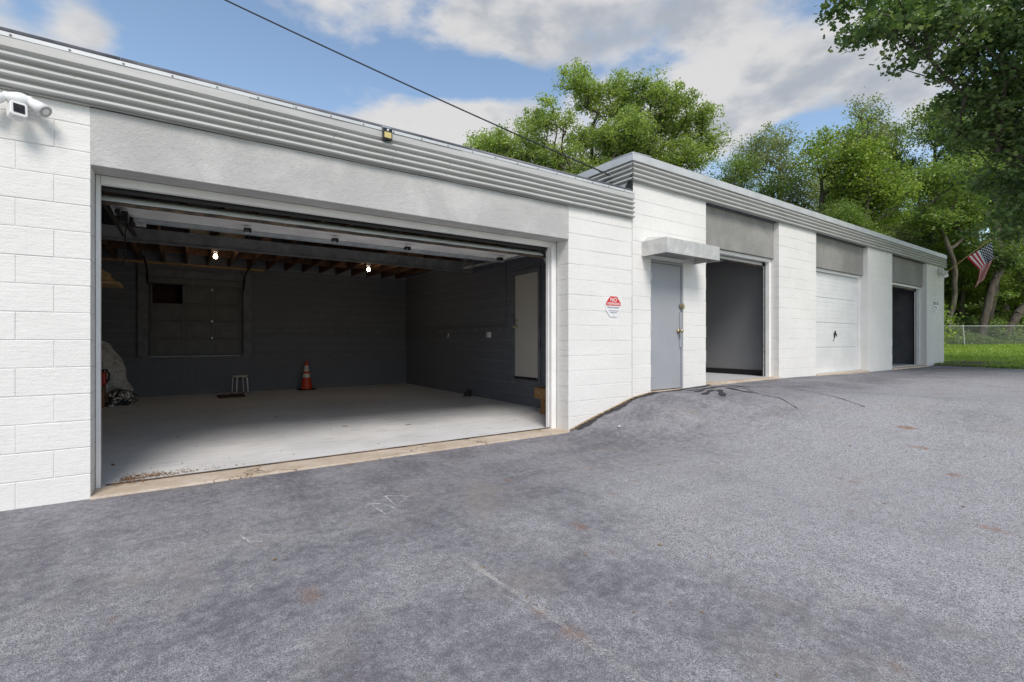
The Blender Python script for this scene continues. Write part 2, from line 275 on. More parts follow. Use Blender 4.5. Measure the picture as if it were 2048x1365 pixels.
# flag print: stripes and canton by UV
def mk_flag():
    t = NT('flag_cloth'); uv = t.n.new('ShaderNodeUVMap'); sp = t.n.new('ShaderNodeSeparateXYZ'); t.l.new(uv.outputs[0], sp.inputs[0]); u, v = sp.outputs[0], sp.outputs[1]
    stripe = t.math('MODULO', t.math('FLOOR', t.math('MULTIPLY', v, 13)), 2.)
    c = t.mix(stripe, (.60, .02, .05, 1), (.85, .83, .81, 1))
    inc = t.math('MULTIPLY', t.math('LESS_THAN', u, .40), t.math('GREATER_THAN', v, 6/13.))
    cu = t.math('MULTIPLY', u, 1/.40*5.5); cv = t.math('MULTIPLY', t.math('SUBTRACT', v, 6/13.), 13/7.*4.5)
    def dots(o):
        a = t.math('SUBTRACT', t.math('FRACT', t.math('ADD', cu, o)), .5); b = t.math('SUBTRACT', t.math('FRACT', t.math('ADD', cv, o)), .5)
        return t.math('LESS_THAN', t.math('ADD', t.math('MULTIPLY', a, a), t.math('MULTIPLY', b, b)), .05)
    st = t.math('MAXIMUM', dots(0.), dots(.5))
    cc = t.mix(st, (.010, .018, .075, 1), (.85, .85, .85, 1)); c = t.mix(inc, c, cc)
    t.set(c, .7); tl = t.n.new('ShaderNodeBsdfTranslucent'); t.l.new(c, tl.inputs[0]); mx = t.n.new('ShaderNodeMixShader'); mx.inputs[0].default_value = .3
    t.l.new(t.b.outputs[0], mx.inputs[1]); t.l.new(tl.outputs[0], mx.inputs[2]); t.l.new(mx.outputs[0], t.out.inputs[0]); M['flag_cloth'] = t.m
mk_flag()
# ------------------------------------------------------------------ geometry helpers
class MB:
    def __init__(s): s.v = []; s.f = []
    def quad(s, *p):
        b = len(s.v); s.v += [tuple(q) for q in p]; s.f.append(tuple(range(b, b+len(p)))); return s
    def box(s, x0, x1, y0, y1, z0, z1):
        b = len(s.v); s.v += [(x0,y0,z0),(x1,y0,z0),(x1,y1,z0),(x0,y1,z0),(x0,y0,z1),(x1,y0,z1),(x1,y1,z1),(x0,y1,z1)]
        s.f += [tuple(b+i for i in q) for q in ((0,3,2,1),(4,5,6,7),(0,1,5,4),(1,2,6,5),(2,3,7,6),(3,0,4,7))]; return s
    def tube(s, pts, r, n=8, cap=True, r2=None):
        pts = [Vector(p) for p in pts]; b = len(s.v); k = len(pts)
        for i, p in enumerate(pts):
            d = (pts[min(i+1, k-1)] - pts[max(i-1, 0)]).normalized(); a = d.orthogonal().normalized() if i == 0 else (a - d*a.dot(d)).normalized(); c = d.cross(a)
            rr = r if r2 is None else r + (r2-r)*i/(k-1)
            if isinstance(r, (list, tuple)): rr = r[i]
            s.v += [tuple(p + (a*cos(2*pi*j/n) + c*sin(2*pi*j/n))*rr) for j in range(n)]
        for i in range(k-1):
            for j in range(n): s.f.append((b+i*n+j, b+i*n+(j+1)%n, b+(i+1)*n+(j+1)%n, b+(i+1)*n+j))
        if cap: s.f.append(tuple(b+j for j in range(n))[::-1]); s.f.append(tuple(b+(k-1)*n+j for j in range(n)))
        return s
    def prism(s, poly, d, axis='x', lo=0.):
        """poly of 2D points extruded from lo to d along axis"""
        n = len(poly); b = len(s.v)
        for q in (lo, d):
            for p in poly:
                s.v.append((q, p[0], p[1]) if axis == 'x' else ((p[0], q, p[1]) if axis == 'y' else (p[0], p[1], q)))
        s.f += [(b+i, b+(i+1) % n, b+n+(i+1) % n, b+n+i) for i in range(n)]; s.f += [tuple(b+i for i in range(n))[::-1], tuple(b+n+i for i in range(n))]; return s
    def ball(s, c, r, n=10, m=7, sc=(1,1,1)):
        b = len(s.v)
        for i in range(m+1):
            th = pi*i/m
            for j in range(n): s.v.append((c[0]+r*sc[0]*sin(th)*cos(2*pi*j/n), c[1]+r*sc[1]*sin(th)*sin(2*pi*j/n), c[2]+r*sc[2]*cos(th)))
        for i in range(m):
            for j in range(n): s.f.append((b+i*n+j, b+(i+1)*n+j, b+(i+1)*n+(j+1) % n, b+i*n+(j+1) % n))
        return s
    def mesh(s, name, mat, smooth=False):
        me = bpy.data.meshes.new(name); me.from_pydata(s.v, [], s.f); me.materials.append(M[mat] if isinstance(mat, str) else mat)
        if smooth: me.polygons.foreach_set('use_smooth', [True]*len(me.polygons))
        import bmesh
        bm = bmesh.new(); bm.from_mesh(me); bmesh.ops.recalc_face_normals(bm, faces=bm.faces); bm.to_mesh(me); bm.free()
        me.update(); return me
    def build(s, name, mat, parent=None, loc=(0,0,0), rz=0, bev=0, smooth=False):
        return link(name, s.mesh(name, mat, smooth), parent, loc, rz, bev)
def link(name, me, parent=None, loc=(0,0,0), rz=0, bev=0):
    o = bpy.data.objects.new(name, me); COL.objects.link(o); o.location = loc; o.rotation_euler = (0, 0, rz); o.parent = parent
    if bev:
        b = o.modifiers.new('bevel', 'BEVEL'); b.width = bev; b.segments = 2; b.limit_method = 'ANGLE'
    return o
def tag(o, label=None, cat=None, group=None, kind=None):
    for k, v in (('label', label), ('category', cat), ('group', group), ('kind', kind)):
        if v: o[k] = v
    return o
def thing(name, label, cat, loc=(0,0,0), rz=0, group=None):
    o = bpy.data.objects.new(name, None); COL.objects.link(o); o.location = loc; o.rotation_euler = (0,0,rz); o.empty_display_size = .1
    return tag(o, label, cat, group)
def copy_tree(o, parent=None):
    c = o.copy(); COL.objects.link(c); c.parent = parent
    for ch in [x for x in COL.objects if x.parent == o]: copy_tree(ch, c)
    return c
# ------------------------------------------------------------------ ground
KN = [(-50,0),(4.75,0),(5.17,.13),(5.70,.277),(6.015,.365),(6.42,.420),(7.2,.430),(7.8,.452),(10,.468),(12,.455),(14,.432),(19,.43),(20.5,.47),(22,.52),(60,1.3)]
def kz(x): return np.interp(x, [k[0] for k in KN], [k[1] for k in KN])
def GZ(x, y):
    x = np.asarray(x, float); y = np.asarray(y, float); d = np.maximum(0, -y)
    a = 4.8 - .10*np.minimum(d, 4); b = 6.4 + .85*d
    # stretch the ramp with distance from the wall
    tt = np.clip((x-a)/(b-a), 0, 1); ramp = tt*tt*(3-2*tt)
    w = np.clip(d/1.2, 0, 1)
    near = kz(x); far = ramp*np.maximum(kz(np.maximum(x, 7.5)), .43)
    z = near*(1-w) + far*w
    return z + (.012*np.sin(x*1.3+y*.9) + .010*np.sin(x*.7-y*1.7+1))*np.clip(d/1.5, 0, 1)
def grid_mesh(name, xs, ys, zf, mat, mask=None):
    X, Y = np.meshgrid(xs, ys, indexing='ij'); Z = zf(X, Y); v = np.stack([X, Y, Z], -1).reshape(-1, 3)
    nx, ny = len(xs), len(ys); i = np.arange(nx-1)[:, None]*ny + np.arange(ny-1)[None]
    f = np.stack([i, i+ny, i+ny+1, i+1], -1).reshape(-1, 4)
    me = bpy.data.meshes.new(name); me.from_pydata(v.tolist(), [], f.tolist()); me.materials.append(M[mat]); me.polygons.foreach_set('use_smooth', [True]*len(f)); return me
xs = np.concatenate([np.arange(-14, -2, .5), np.arange(-2, 4.6, .12), np.arange(4.6, 7.4, .05), np.arange(7.4, 12, .12), np.arange(12, 19.85, .3)]); ys = np.concatenate([np.arange(-16, -6, .5), np.arange(-6, -1.2, .12), np.arange(-1.2, -.1, .07), np.linspace(-.1, .17, 6)])
def asph(X, Y):
    z = GZ(X, Y); return z
me = grid_mesh('asphalt_lot', xs, ys, asph, 'asphalt')
# ragged outer edge towards the lawn
co = np.empty(len(me.vertices)*3); me.vertices.foreach_get('co', co); co = co.reshape(-1, 3)
e = co[:, 0] > xs[-1]-.01; co[e, 0] += .35*np.sin(co[e, 1]*1.1)*.4 + .06*np.sin(co[e, 1]*9); me.vertices.foreach_set('co', co.ravel())
tag(link('parking_lot', me), kind='structure')
xs2 = np.concatenate([np.arange(-300, -20, 40), np.arange(-20, 6, 2), np.arange(6, 15, 1), np.arange(15, 23, .25), np.arange(23, 60, 1.5), np.arange(60, 500, 40)])
ys2 = np.concatenate([np.arange(-400, -20, 40), np.arange(-20, -8, 1), np.arange(-8, 1, .25), np.arange(1, 14, 1), np.arange(14, 60, 3), np.arange(60, 500, 40)])
def lawn(X, Y):
    g = GZ(X, Y) - .60 + .5*np.clip((X-15)/3, 0, 1); out = .46 + .021*np.clip(X-19.6, 0, 60) + .02*np.sin(X*.8+Y*.5)*np.clip((X-20)/3, 0, 1)
    k = np.clip((X-18.9)/.9, 0, 1); inside = np.where(Y > .3, -.35, g)
    return inside*(1-k) + out*k
tag(link('lawn', grid_mesh('lawn', xs2, ys2, lawn, 'lawn_soil')), kind='structure')
def LZ(x, y): return float(lawn(np.array([x]), np.array([y]))[0])
# ------------------------------------------------------------------ block walls
_bc = {}
def block_mesh(w, h, t, mat):
    key = (round(w, 3), round(h, 3), t, mat)
    if key in _bc: return _bc[key]
    w, h = key[0], key[1]; c = .003; m = MB()
    o = [(0,0),(w,0),(w,h),(0,h)]; i = [(c,c),(w-c,c),(w-c,h-c),(c,h-c)]
    m.v = [(x, 0, z) for x, z in i] + [(x, c, z) for x, z in o] + [(x, t, z) for x, z in o]
    m.f = [(0,1,2,3)] + [(4+k, 4+(k+1)%4, (k+1)%4, k) for k in range(4)] + [(8+k, 8+(k+1)%4, 4+(k+1)%4, 4+k) for k in range(4)]
    me = m.mesh('block', mat); _bc[key] = me; return me
CH = .2032; JT0 = .006
def block_wall(parent, loc, rz, u0, u1, z0, z1, holes, zoff, thick, mat, core, ground=None, limit=300, ztop=None, depth=None, far=None, stuff=False, base=None, JT=JT0, gr=.0045):
    base_ = base
    depth = depth or thick-.03; g = gr
    w = MB(); gi = g if base is not None else 0
    ue = sorted({u0, u1} | {min(max(q, u0), u1) for h in holes for q in (h[0]-g, h[1]+g)})
    for a, b in zip(ue, ue[1:]):
        if b-a < 1e-4: continue
        segs = [(z0, ztop or z1)]
        for h in holes:
            if h[0]-g < (a+b)/2 < h[1]+g:
                ns = []
                for s, e in segs:
                    if h[3] <= s or h[2] >= e: ns.append((s, e)); continue
                    if h[2]-g > s: ns.append((s, h[2]-g))
                    if h[3]+g < e: ns.append((h[3]+g, e))
                segs = ns
        for s, e in segs: w.box(a+(gi if a == u0 else 0), b-(gi if b == u1 else 0), g, thick, s, e)
    wall = w.build('wall', core, parent, loc, rz)
    pieces = []
    for k in range(int((z0-zoff)//CH), int((z1-zoff)//CH)+1):
        za, zb = zoff+k*CH, zoff+(k+1)*CH; za, zb = max(za, z0), min(zb, z1)
        if zb-za < .03: continue
        cuts = [u0, u1] + [q for h in holes for q in h[:2] if h[2] < zb-.02 and h[3] > za+.02 and u0 < q < u1]; cuts = sorted(set(cuts))
        for a, b in zip(cuts, cuts[1:]):
            mid = (a+b)/2; zA, zB = za, zb; dead = False
            for h in holes:
                if h[0] < mid < h[1] and h[2] < zb-.02 and h[3] > za+.02:
                    if h[2] <= za+.02 and h[3] >= zb-.02: dead = True
                    elif h[2] > za+.02: zB = min(zB, h[2])
                    else: zA = max(zA, h[3])
            if dead or zB-zA < .03: continue
            base = (a if a > u0+.01 or u0 == 0 else b) if base_ is None or holes else base_
            n0 = math.floor((a-base)/.4064)-1; x = base + n0*.4064 + (CH if k % 2 else 0)
            while x < b:
                p, q = max(a, x), min(b, x+.4064); x += .4064
                if q-p < .025: continue
                if ground is not None and zB < ground((p+q)/2)-.02: continue
                pieces.append((p, q, zA, zB))
    def dist(pc):
        P = wall.matrix_basis @ Vector(((pc[0]+pc[1])/2, 0, (pc[2]+pc[3])/2)); 
        if parent: P = parent.matrix_basis @ P
        return (P-CAM).length
    pieces.sort(key=dist)
    if stuff: limit = 0
    rest = MB(); rnd = random.Random(5)
    for i, (p, q, a, b) in enumerate(pieces):
        jl = JT/2
        jv = rnd.choice((.0008, .0015, .0022, .003)); edges = [u0, u1]+[h[k] for h in holes for k in (0, 1)]
        px0 = p + (jv if not any(abs(p-e_) < .002 for e_ in edges) else 0); qx = q - (jv if not any(abs(q-e_) < .002 for e_ in edges) else 0)
        me = block_mesh(qx-px0, b-a-JT, depth, (far if far and p > far[1] else [mat])[0] if far else mat)
        off = rnd.uniform(-.0012, .0012)
        if i < limit:
            o = bpy.data.objects.new('block', me); COL.objects.link(o); o.parent = wall; o.location = (px0, off, a+jl); o.rotation_euler = (rnd.uniform(-.004, .004), 0, 0)
        else:
            bb = len(rest.v); rest.v += [(v.co.x+px0, v.co.y+off, v.co.z+a+jl) for v in me.vertices]; rest.f += [tuple(bb+k for k in f.vertices) for f in me.polygons]
    if rest.v: tag(rest.build('block_field', mat, wall), kind='stuff')
    return wall
# ------------------------------------------------------------------ BUILDING 1 : low garage
B1 = thing('garage_building', 'low white block garage with its wide bay door open, left of the taller garage row', 'building')
FB = 2.983
block_wall(B1, (0,0,0), 0, -3.0, 0, -.25, FB-.004, [], -.012, .25, 'white_block', 'white_mortar', ground=lambda u: float(kz(u)), ztop=3.33, base=0, limit=70)
block_wall(B1, (0,0,0), 0, 4.784, 6.006, -.25, FB-.004, [], -.012, .25, 'white_block', 'white_mortar', ground=lambda u: float(kz(u)), ztop=3.33, base=4.784, limit=60)
# lintel
lin = MB()
nx = 60
lin.box(-.002, 4.787, -.004, .25, 2.54, FB-.006); lin.build('lintel', 'light_stucco', B1, bev=.006)
MB().box(0, 4.784, .0, .25, FB, 3.33).build('lintel_core', 'dark_wall_trim', B1)
# side, back, interior walls
DEPTH = 8.2; XR = 5.82; XL = -1.15
MB().box(-3.0, -2.8, .25, DEPTH+.45, -.3, 3.33).build('side_wall', 'white_mortar', B1)
MB().box(XL-.2, XL, .25, DEPTH+.2, -.3, 3.2).build('side_wall', 'dark_mortar', B1)
MB().box(-2.8, XL-.2, .9, 1.1, -.3, 3.2).build('partition', 'dark_mortar', B1)
# front wall inner skin (dark) to both sides of the bay
bw = block_wall(B1, (0, DEPTH, 0), 0, XL, XR+.2, .0, 2.93, [(0.0, 1.74, .86, 2.46)], .0, .25, 'dark_block', 'dark_mortar', stuff=True, ztop=3.22, JT=.012)
sw = block_wall(B1, (XR, DEPTH, 0), -pi/2, 0.0, DEPTH-.25, .0, 2.93, [(DEPTH-2.755, DEPTH-1.99, .50, 2.45)], .0, .18, 'dark_block', 'dark_mortar', limit=150, depth=.10, ztop=3.22, JT=.010)
MB().box(XL, XR, DEPTH-.06, DEPTH-.006, .0, .80).build('plinth', 'dark_block', B1, bev=.004)
MB().box(XL, XR, DEPTH-.075, DEPTH-.008, .802, .855).build('plinth_cap', 'dark_wall_trim', B1, bev=.004)
MB().box(1.95, XR, DEPTH-.04, DEPTH-.004, 1.40, 1.48).build('rail', 'dark_wall_trim', B1, bev=.004)
r2 = MB(); r2.box(XR-.04, XR-.004, 3.1, DEPTH-.05, 1.38, 1.48); r2.build('rail', 'dark_wall_trim', B1, bev=.004)
MB().box(XR-.045, XR-.003, 3.1, DEPTH-.05, 1.484, 1.50).build('rail_cap', 'dark_wall_trim', B1)
MB().box(XR-.04, XR-.004, .35, 1.72, 1.38, 1.48).build('rail', 'dark_wall_trim', B1, bev=.004)
for a, b in ((-.20, -.02), (1.77, 1.95)): MB().box(a, b, DEPTH-.09, DEPTH-.01, .86, 2.90).build('post', 'dark_wall_trim', B1, bev=.004)
MB().box(-.20, 1.95, DEPTH-.07, DEPTH-.01, 2.60, 2.76).build('header_board', 'dark_wall_trim', B1, bev=.004)
MB().box(-.02, 1.77, DEPTH-.05, DEPTH-.012, 2.46, 2.595).build('header_board', 'dark_panel', B1, bev=.004)
MB().box(.75, .80, DEPTH-.06, DEPTH-.02, 2.46, 2.60).build('stud', 'dark_wall_trim', B1)
# floor, sill
fl = MB(); fl.box(XL, XR, .30, DEPTH, -.15, .008); fl.build('floor', 'floor_paint', B1)
ts = MB(); ts.box(.0, 4.784, -.035, .296, -.15, .016); ts.build('door_sill', 'tan_concrete', B1, bev=.004)
MB().box(0.06, 4.72, .285, .299, .016, .028).build('sill_edge', 'rusty_edge', B1)
MB().box(4.785, 6.0, .254, .30, -.15, .008).build('floor_edge', 'floor_paint', B1); MB().box(XL, -.001, .254, .30, -.15, .008).build('floor_edge', 'floor_paint', B1)
# floor joint with pale dust, scuffs
jm = MB(); 
for i in range(40):
    x0 = XL + (XR-XL)*i/40; x1 = XL + (XR-XL)*(i+1)/40; y = 4.25
    jm.quad((x0, y-.012, .0125), (x1, y-.012, .0125), (x1, y+.012, .0125), (x0, y+.012, .0125))
jm.build('floor_joint', 'joint_dust', B1)
# structure of the roof: joists, deck, steel beam
MB().box(-3.0, 6.0, .0, DEPTH+.45, 3.22, 3.33).build('roof', 'roofing', B1)
jo = MB().box(-.02, .02, 0, 3.9, 2.95, 3.205).mesh('joist', 'joist_wood')
jo2 = MB().box(-.02, .02, 0, 3.78, 2.93, 3.205).mesh('joist', 'joist_wood')
for i in range(17):
    x = XL + .18 + .4064*i
    link('joist', jo, B1, (x, .27, 0)); link('joist', jo2, B1, (x, 4.42, 0))
MB().box(XL, 2.2, 8.02, 8.10, 2.86, 2.90).build('ledger', 'pine', B1, bev=.003)
blk = MB().box(0, .36, -.018, .018, 2.97, 3.19).mesh('blocking', 'joist_wood')
for i in range(16):
    link('blocking', blk, B1, (XL+.205+.4064*i, 7.0+.05*(i % 3), 0)); 
bm_ = MB(); zb, zt, yb = 2.69, 2.89, 4.33
bm_.box(XL, XR-.01, yb-.075, yb+.075, zb, zb+.014).box(XL, XR-.01, yb-.075, yb+.075, zt-.014, zt).box(XL, XR-.01, yb-.05, yb-.035, zb+.014, zt-.014)
bm_.build('steel_beam', 'steel_paint', B1, bev=.003)
# white bay frame set back in the reveal
MB().box(0.0, .030, .25, .31, .012, 2.54).build('jamb_trim', 'white_trim', B1, bev=.004)
MB().box(4.70, 4.784, .25, .31, .012, 2.54).build('jamb_trim', 'white_trim', B1, bev=.004)
MB().box(.032, 4.698, .25, .31, 2.47, 2.54).build('header_trim', 'white_trim', B1, bev=.004)
MB().box(-.06, -.004, .312, .36, .012, 3.0).build('jamb_stud', 'dark_wall_trim', B1); MB().box(4.69, 4.77, .312, .36, .012, 3.0).build('jamb_stud', 'white_trim', B1)
# front wall inner dark skin either side of the opening
MB().box(XL, -.01, .252, .30, .01, 2.94).build('inner_skin', 'dark_mortar', B1); MB().box(4.79, XR, .252, .30, .01, 2.94).build('inner_skin', 'dark_mortar', B1)
# open sectional bay door
def section_door(parent, x0, x1, y0, z0, tilt, n, exterior='door_white', end_y=1.95, hz=2.56):
    root = bpy.data.objects.new('overhead_door', None); COL.objects.link(root); root.parent = parent
    ty, tz = y0+.42*cos(tilt), z0+.42*sin(tilt)
    m = MB(); nrm = (-sin(tilt)*.04, cos(tilt)*.04)
    N_ = 9; out_ = [(y0+(ty-y0)*(1-cos(i/N_*pi/2)), z0+(hz+.03-z0)*sin(i/N_*pi/2)) for i in range(N_+1)]; in_ = [(y+.03, z-.012) for y, z in out_]
    m.prism(out_ + in_[::-1], x1, 'x', x0); m.build('panel', exterior, root)
    s = MB(); pts = []
    for i in range(61): s_x = x0 + (x1-x0)*i/60; pts.append((s_x, y0-.004+.0012*sin(i*2.1), z0-.006+.0012*sin(i*1.3)))
    s.tube(pts, .017, 7); s.build('bottom_seal', 'rusty_edge', root, smooth=True)
    L = (end_y-ty-.02)/n
    for k in range(n):
        a = ty+.02+L*k; p = MB(); p.box(x0, x1, a, a+L-.008, hz, hz+.04)
        p.box(x0, x1, a+.004, a+.03, hz-.012, hz).box(x0, x1, a+L-.04, a+L-.012, hz-.012, hz); p.build('panel', 'inner_panel', root, bev=.004)
    st = MB(); st.box(x0+.02, x1-.02, end_y-.02, end_y+.045, hz-.030, hz-.015).box(x0+.02, x1-.02, end_y+.033, end_y+.045, hz-.055, hz-.030).box(x0+.02, x1-.02, end_y-.02, end_y-.008, hz-.055, hz-.030)
    st.build('strut', 'strut_metal', root, bev=.002)
    return root
od = section_door(B1, .016, 4.695, .42, 2.364, radians(29), 1, end_y=1.38, hz=2.465)
MB().box(.0, 4.70, .335, .35, 2.435, 2.94).build('header_gap_shade', 'black_base', B1)  # added black board, stands in for the shaded gap above the raised door
hg = MB().box(-.035, .035, 0, .07, -.012, 0).box(-.035, -.025, .0, .07, -.04, -.012).box(.025, .035, .0, .07, -.04, -.012).tube([(-.04, .035, -.03), (.04, .035, -.03)], .006, 6).mesh('hinge', 'black_metal')
for px in (495, 670, 815, 1000):
    p = V(px, 456 + (px-495)*.105, 5.0); u = (px-1024)/967.; dx, dy = FW[0]+u*RT[0], FW[1]+u*RT[1]; t = (1.15-CAM.y)/dy; link('hinge', hg, od, (CAM.x+t*dx, 1.12, 2.432))
for sx, xt in ((1, -.012), (-1, 4.735)):
    tr = MB(); pts = [(xt, .36, .02), (xt, .36, 2.2), (xt, .40, 2.30), (xt, .50, 2.41), (xt, .70, 2.455), (xt, 2.75, 2.50)]
    for a, b in zip(pts, pts[1:]):
        A, Bv = Vector(a), Vector(b); tr.tube([A, Bv], .022, 4)
    tr.build('door_track', 'black_metal' if sx > 0 else 'strut_metal', od)
    br = MB(); br.box(xt-.03, xt+.03, 2.70, 2.73, 2.50, 2.96); br.build('hanger', 'bright_metal' if sx < 0 else 'strut_metal', od)
br = MB().box(.07, .15, 1.0, 1.12, 2.33, 2.43).box(.08, .17, 1.30, 1.40, 2.36, 2.44).tube([(.09, .8, 2.38), (.12, 2.3, 2.44)], .024, 6).ball((.12, 1.2, 2.40), .035)
br.build('cable_bracket', 'black_metal', od); MB().box(.18, .27, 1.385, 1.44, 2.375, 2.43).build('roller_bracket', 'bright_metal', od, bev=.003)
pts = [(.12, 1.3, 2.38), (.11, 1.3, 2.28), (.10, 1.31, 2.12), (.11, 1.31, 2.03)]; MB().tube(pts, .006, 5).tube([(.11,1.31,2.03),(.09,1.31,1.99),(.11,1.31,1.95),(.14,1.31,1.97),(.14,1.31,2.0)], .005, 5).build('pull_rope', 'black_metal', od)
# old closed door in the back wall
def back_door():
    root = bpy.data.objects.new('old_overhead_door', None); COL.objects.link(root); root.parent = B1; y = DEPTH+.02
    xs_ = [.03, .60, 1.15, 1.72]; zs_ = [.885, 1.265, 1.65, 2.035, 2.42]
    m = MB(); m.box(.0, 1.74, y+.05, y+.07, .86, 2.035); m.box(.60, 1.74, y+.05, y+.07, 2.035, 2.46); m.build('backing', 'dark_panel', root)
    for i in range(3):
        for j in range(4):
            if (i, j) == (0, 3): continue
            p = MB(); a, b, c, d = xs_[i]+.012, xs_[i+1]-.012, zs_[j]+.012, zs_[j+1]-.012
            p.box(a, b, y+.02, y+.05, c, d); p.box(a+.05, b-.05, y+.008, y+.02, c+.05, d-.05); p.build('panel', 'dark_panel', root, bev=.006)
    fr = MB()
    for x in xs_: fr.box(x-.012, x+.012, y+.005, y+.05, .885, 2.42)
    fr.build('stile', 'dark_wall_trim', root)
    for z_ in (2.37, 1.65, 1.27): MB().box(1.13, 1.165, y-.01, y+.004, z_-.018, z_+.018).build('hinge', 'strut_metal', root)
    for x in (-.03, 1.78):
        MB().tube([(x, y-.07, .88), (x, y-.07, 2.30), (x, y-.12, 2.52), (x, y-.28, 2.68), (x, y-.7, 2.76), (x, y-1.6, 2.80)], .022, 5).build('door_track', 'black_metal', root)
    # box room seen through the missing pane
    h = MB(); h.box(.0, .62, y+.60, y+.63, 1.9, 2.5).box(-.02, .0, y+.07, y+.6, 1.9, 2.5).box(.62, .64, y+.07, y+.6, 1.9, 2.5).box(0, .62, y+.07, y+.6, 1.88, 1.90).box(0, .62, y+.07, y+.6, 2.5, 2.52); h.build('box_lining', 'brown_board', root)
back_door()
# interior side door up to the next building
def inner_door():
    root = bpy.data.objects.new('side_door', None); COL.objects.link(root); root.parent = B1; y0, y1, z0, z1 = 1.99, 2.755, .50, 2.45
    MB().box(XR+.005, XR+.05, y0+.01, y1-.01, z0+.035, z1-.01).build('door_leaf', 'beige_door', root, bev=.003)
    f = MB(); x0, x1 = XR-.03, XR-.004; f.box(x0, x1, y0-.07, y0, z0-.02, z1+.07).box(x0, x1, y1, y1+.07, z0-.02, z1+.07).box(x0, x1, y0, y1, z1, z1+.07).box(x0, x1, y0-.1, y1+.1, z0-.08, z0-.022); f.build('door_frame', 'dark_wall_trim', root, bev=.003)
    MB().box(XR-.01, XR+.03, y0, y1, z0, z0+.03).build('sweep', 'black_base', root)
    k = MB().tube([(XR+.005, y1-.07, 1.47), (XR-.05, y1-.07, 1.47)], .03, 10).ball((XR-.06, y1-.07, 1.47), .032).tube([(XR+.005, y1-.07, 1.58), (XR-.02, y1-.07, 1.58)], .028, 10); k.build('handle', 'brass', root, smooth=True)
    for z in (.75, 1.5, 2.25): MB().box(XR-.012, XR-.002, y0-.005, y0+.03, z-.05, z+.05).build('hinge', 'bright_metal', root)
inner_door()
MB().tube([(XR-.02, 3.04, 1.33), (XR-.02, 3.04, 2.93)], .012, 8).build('conduit', 'dark_wall_trim', B1)
for y, w in ((5.47, .07), (3.72, .07), (3.63, .09)):
    MB().box(XR-.05, XR-.004, y-w/2, y+w/2, 1.27, 1.385).build('outlet', 'bright_metal' if w < .08 else 'plastic_white', B1, bev=.004)
# left wall shelf of bare timber
sh = thing('wall_shelf', 'rough timber shelf with a diagonal brace high in the garage, left of the old door', 'shelf', (XL, 4.7, 0))
MB().box(0, .95, -.35, .0, 2.04, 2.08).build('shelf_board', 'pine', sh, bev=.003); MB().box(0, .95, .02, .35, 2.04, 2.08).build('shelf_board', 'pine', sh, bev=.003)
b_ = MB(); b_.prism([(.0, 2.58), (.10, 2.62), (.86, 2.19), (.86, 2.09), (.78, 2.09)], -.28, 'y', -.33); b_.build('brace', 'pine', sh, bev=.003)
MB().box(.80, .84, -.34, .34, 2.082, 2.17).build('front_lip', 'pine', sh, bev=.003)
# ------------------------------------------------------------------ fascia
def fascia_profile(z0, z1, ridges, flat):
    """(y,z) from bottom to top; y negative = outwards"""
    pts = []; dz = .020; zr = z1-flat-dz; pitch = (zr-z0)/ridges
    for i in range(ridges):
        for f, yy in ((0, -.017), (.10, -.019), (.25, -.060), (.38, -.066), (.70, -.050), (.93, -.020)):
            pts.append((yy, z0+pitch*(i+f)))
    pts += [(-.017, zr), (-.020, zr+.004), (-.052, zr+dz), (-.050, z1)]
    return pts
def sheet(prof, u0, u1, bend=0, nseg=8):
    m = MB(); k = len(prof)
    for i in range(nseg+1):
        u = u0+(u1-u0)*i/nseg; wob = .0016*sin(u*5.1)+.0012*sin(u*11.3)
        for (y, z) in prof: m.v.append((u, y+wob, z+wob))
    for i in range(nseg):
        for j in range(k-1): a = i*k+j; m.f.append((a, a+k, a+k+1, a+1))
    for i in range(nseg):            # bottom return under the sheet
        pass
    return m
P1 = fascia_profile(FB, 3.335, 4, .068); cuts1 = [-3.0, -1.08, 1.06, 3.20, 5.34, 6.0]
for i, (a, b) in enumerate(zip(cuts1, cuts1[1:])):
    o = sheet([(0.0, FB-.002), (-.034, FB-.003)] + P1, a-.03, b, nseg=14).build('fascia_panel', 'fascia_metal', B1, (0, -.0035*(i % 2), 0))
s = MB()
for i, u in enumerate(np.arange(-2.9, 5.98, .31)):
    s.box(u-.006, u+.006, -.064, -.054, 3.343, 3.352)
    if i % 2: s.box(u-.005, u+.005, -.060, -.050, FB+.10, FB+.108).box(u+.02, u+.03, -.060, -.050, FB+.168, FB+.176).box(u-.02, u-.01, -.060, -.050, FB+.032, FB+.040)
tag(s.build('screw_heads', 'steel_paint', B1), kind='stuff')
# drip edge: light flange and dark rolled cap, in lengths
for a, b in zip((-3.0, -.72, 1.42, 3.6, 5.0), (-.723, 1.417, 3.597, 4.997, 6.0)):
    m = MB(); m.prism([(-.058, 3.334), (-.053, 3.334), (-.050, 3.358), (.05, 3.370), (.05, 3.376), (-.056, 3.364)], b, 'x', a); m.build('drip_flange', 'flashing_metal', B1)
for a, b in zip((-3.0, .18, 3.3), (.176, 3.296, 5.96)):
    MB().tube([(a, -.022, 3.386), (b, -.022, 3.386)], .020, 8).build('roof_edge', 'roof_edge', B1, smooth=True)
MB().box(-3.0, 6.0, -.012, .05, 3.337, 3.362).build('edge_board', 'roof_edge', B1)
MB().box(-3.0, 6.0, -.013, -.005, FB+.002, 3.32).build('fascia_backing', 'dark_wall_trim', B1)
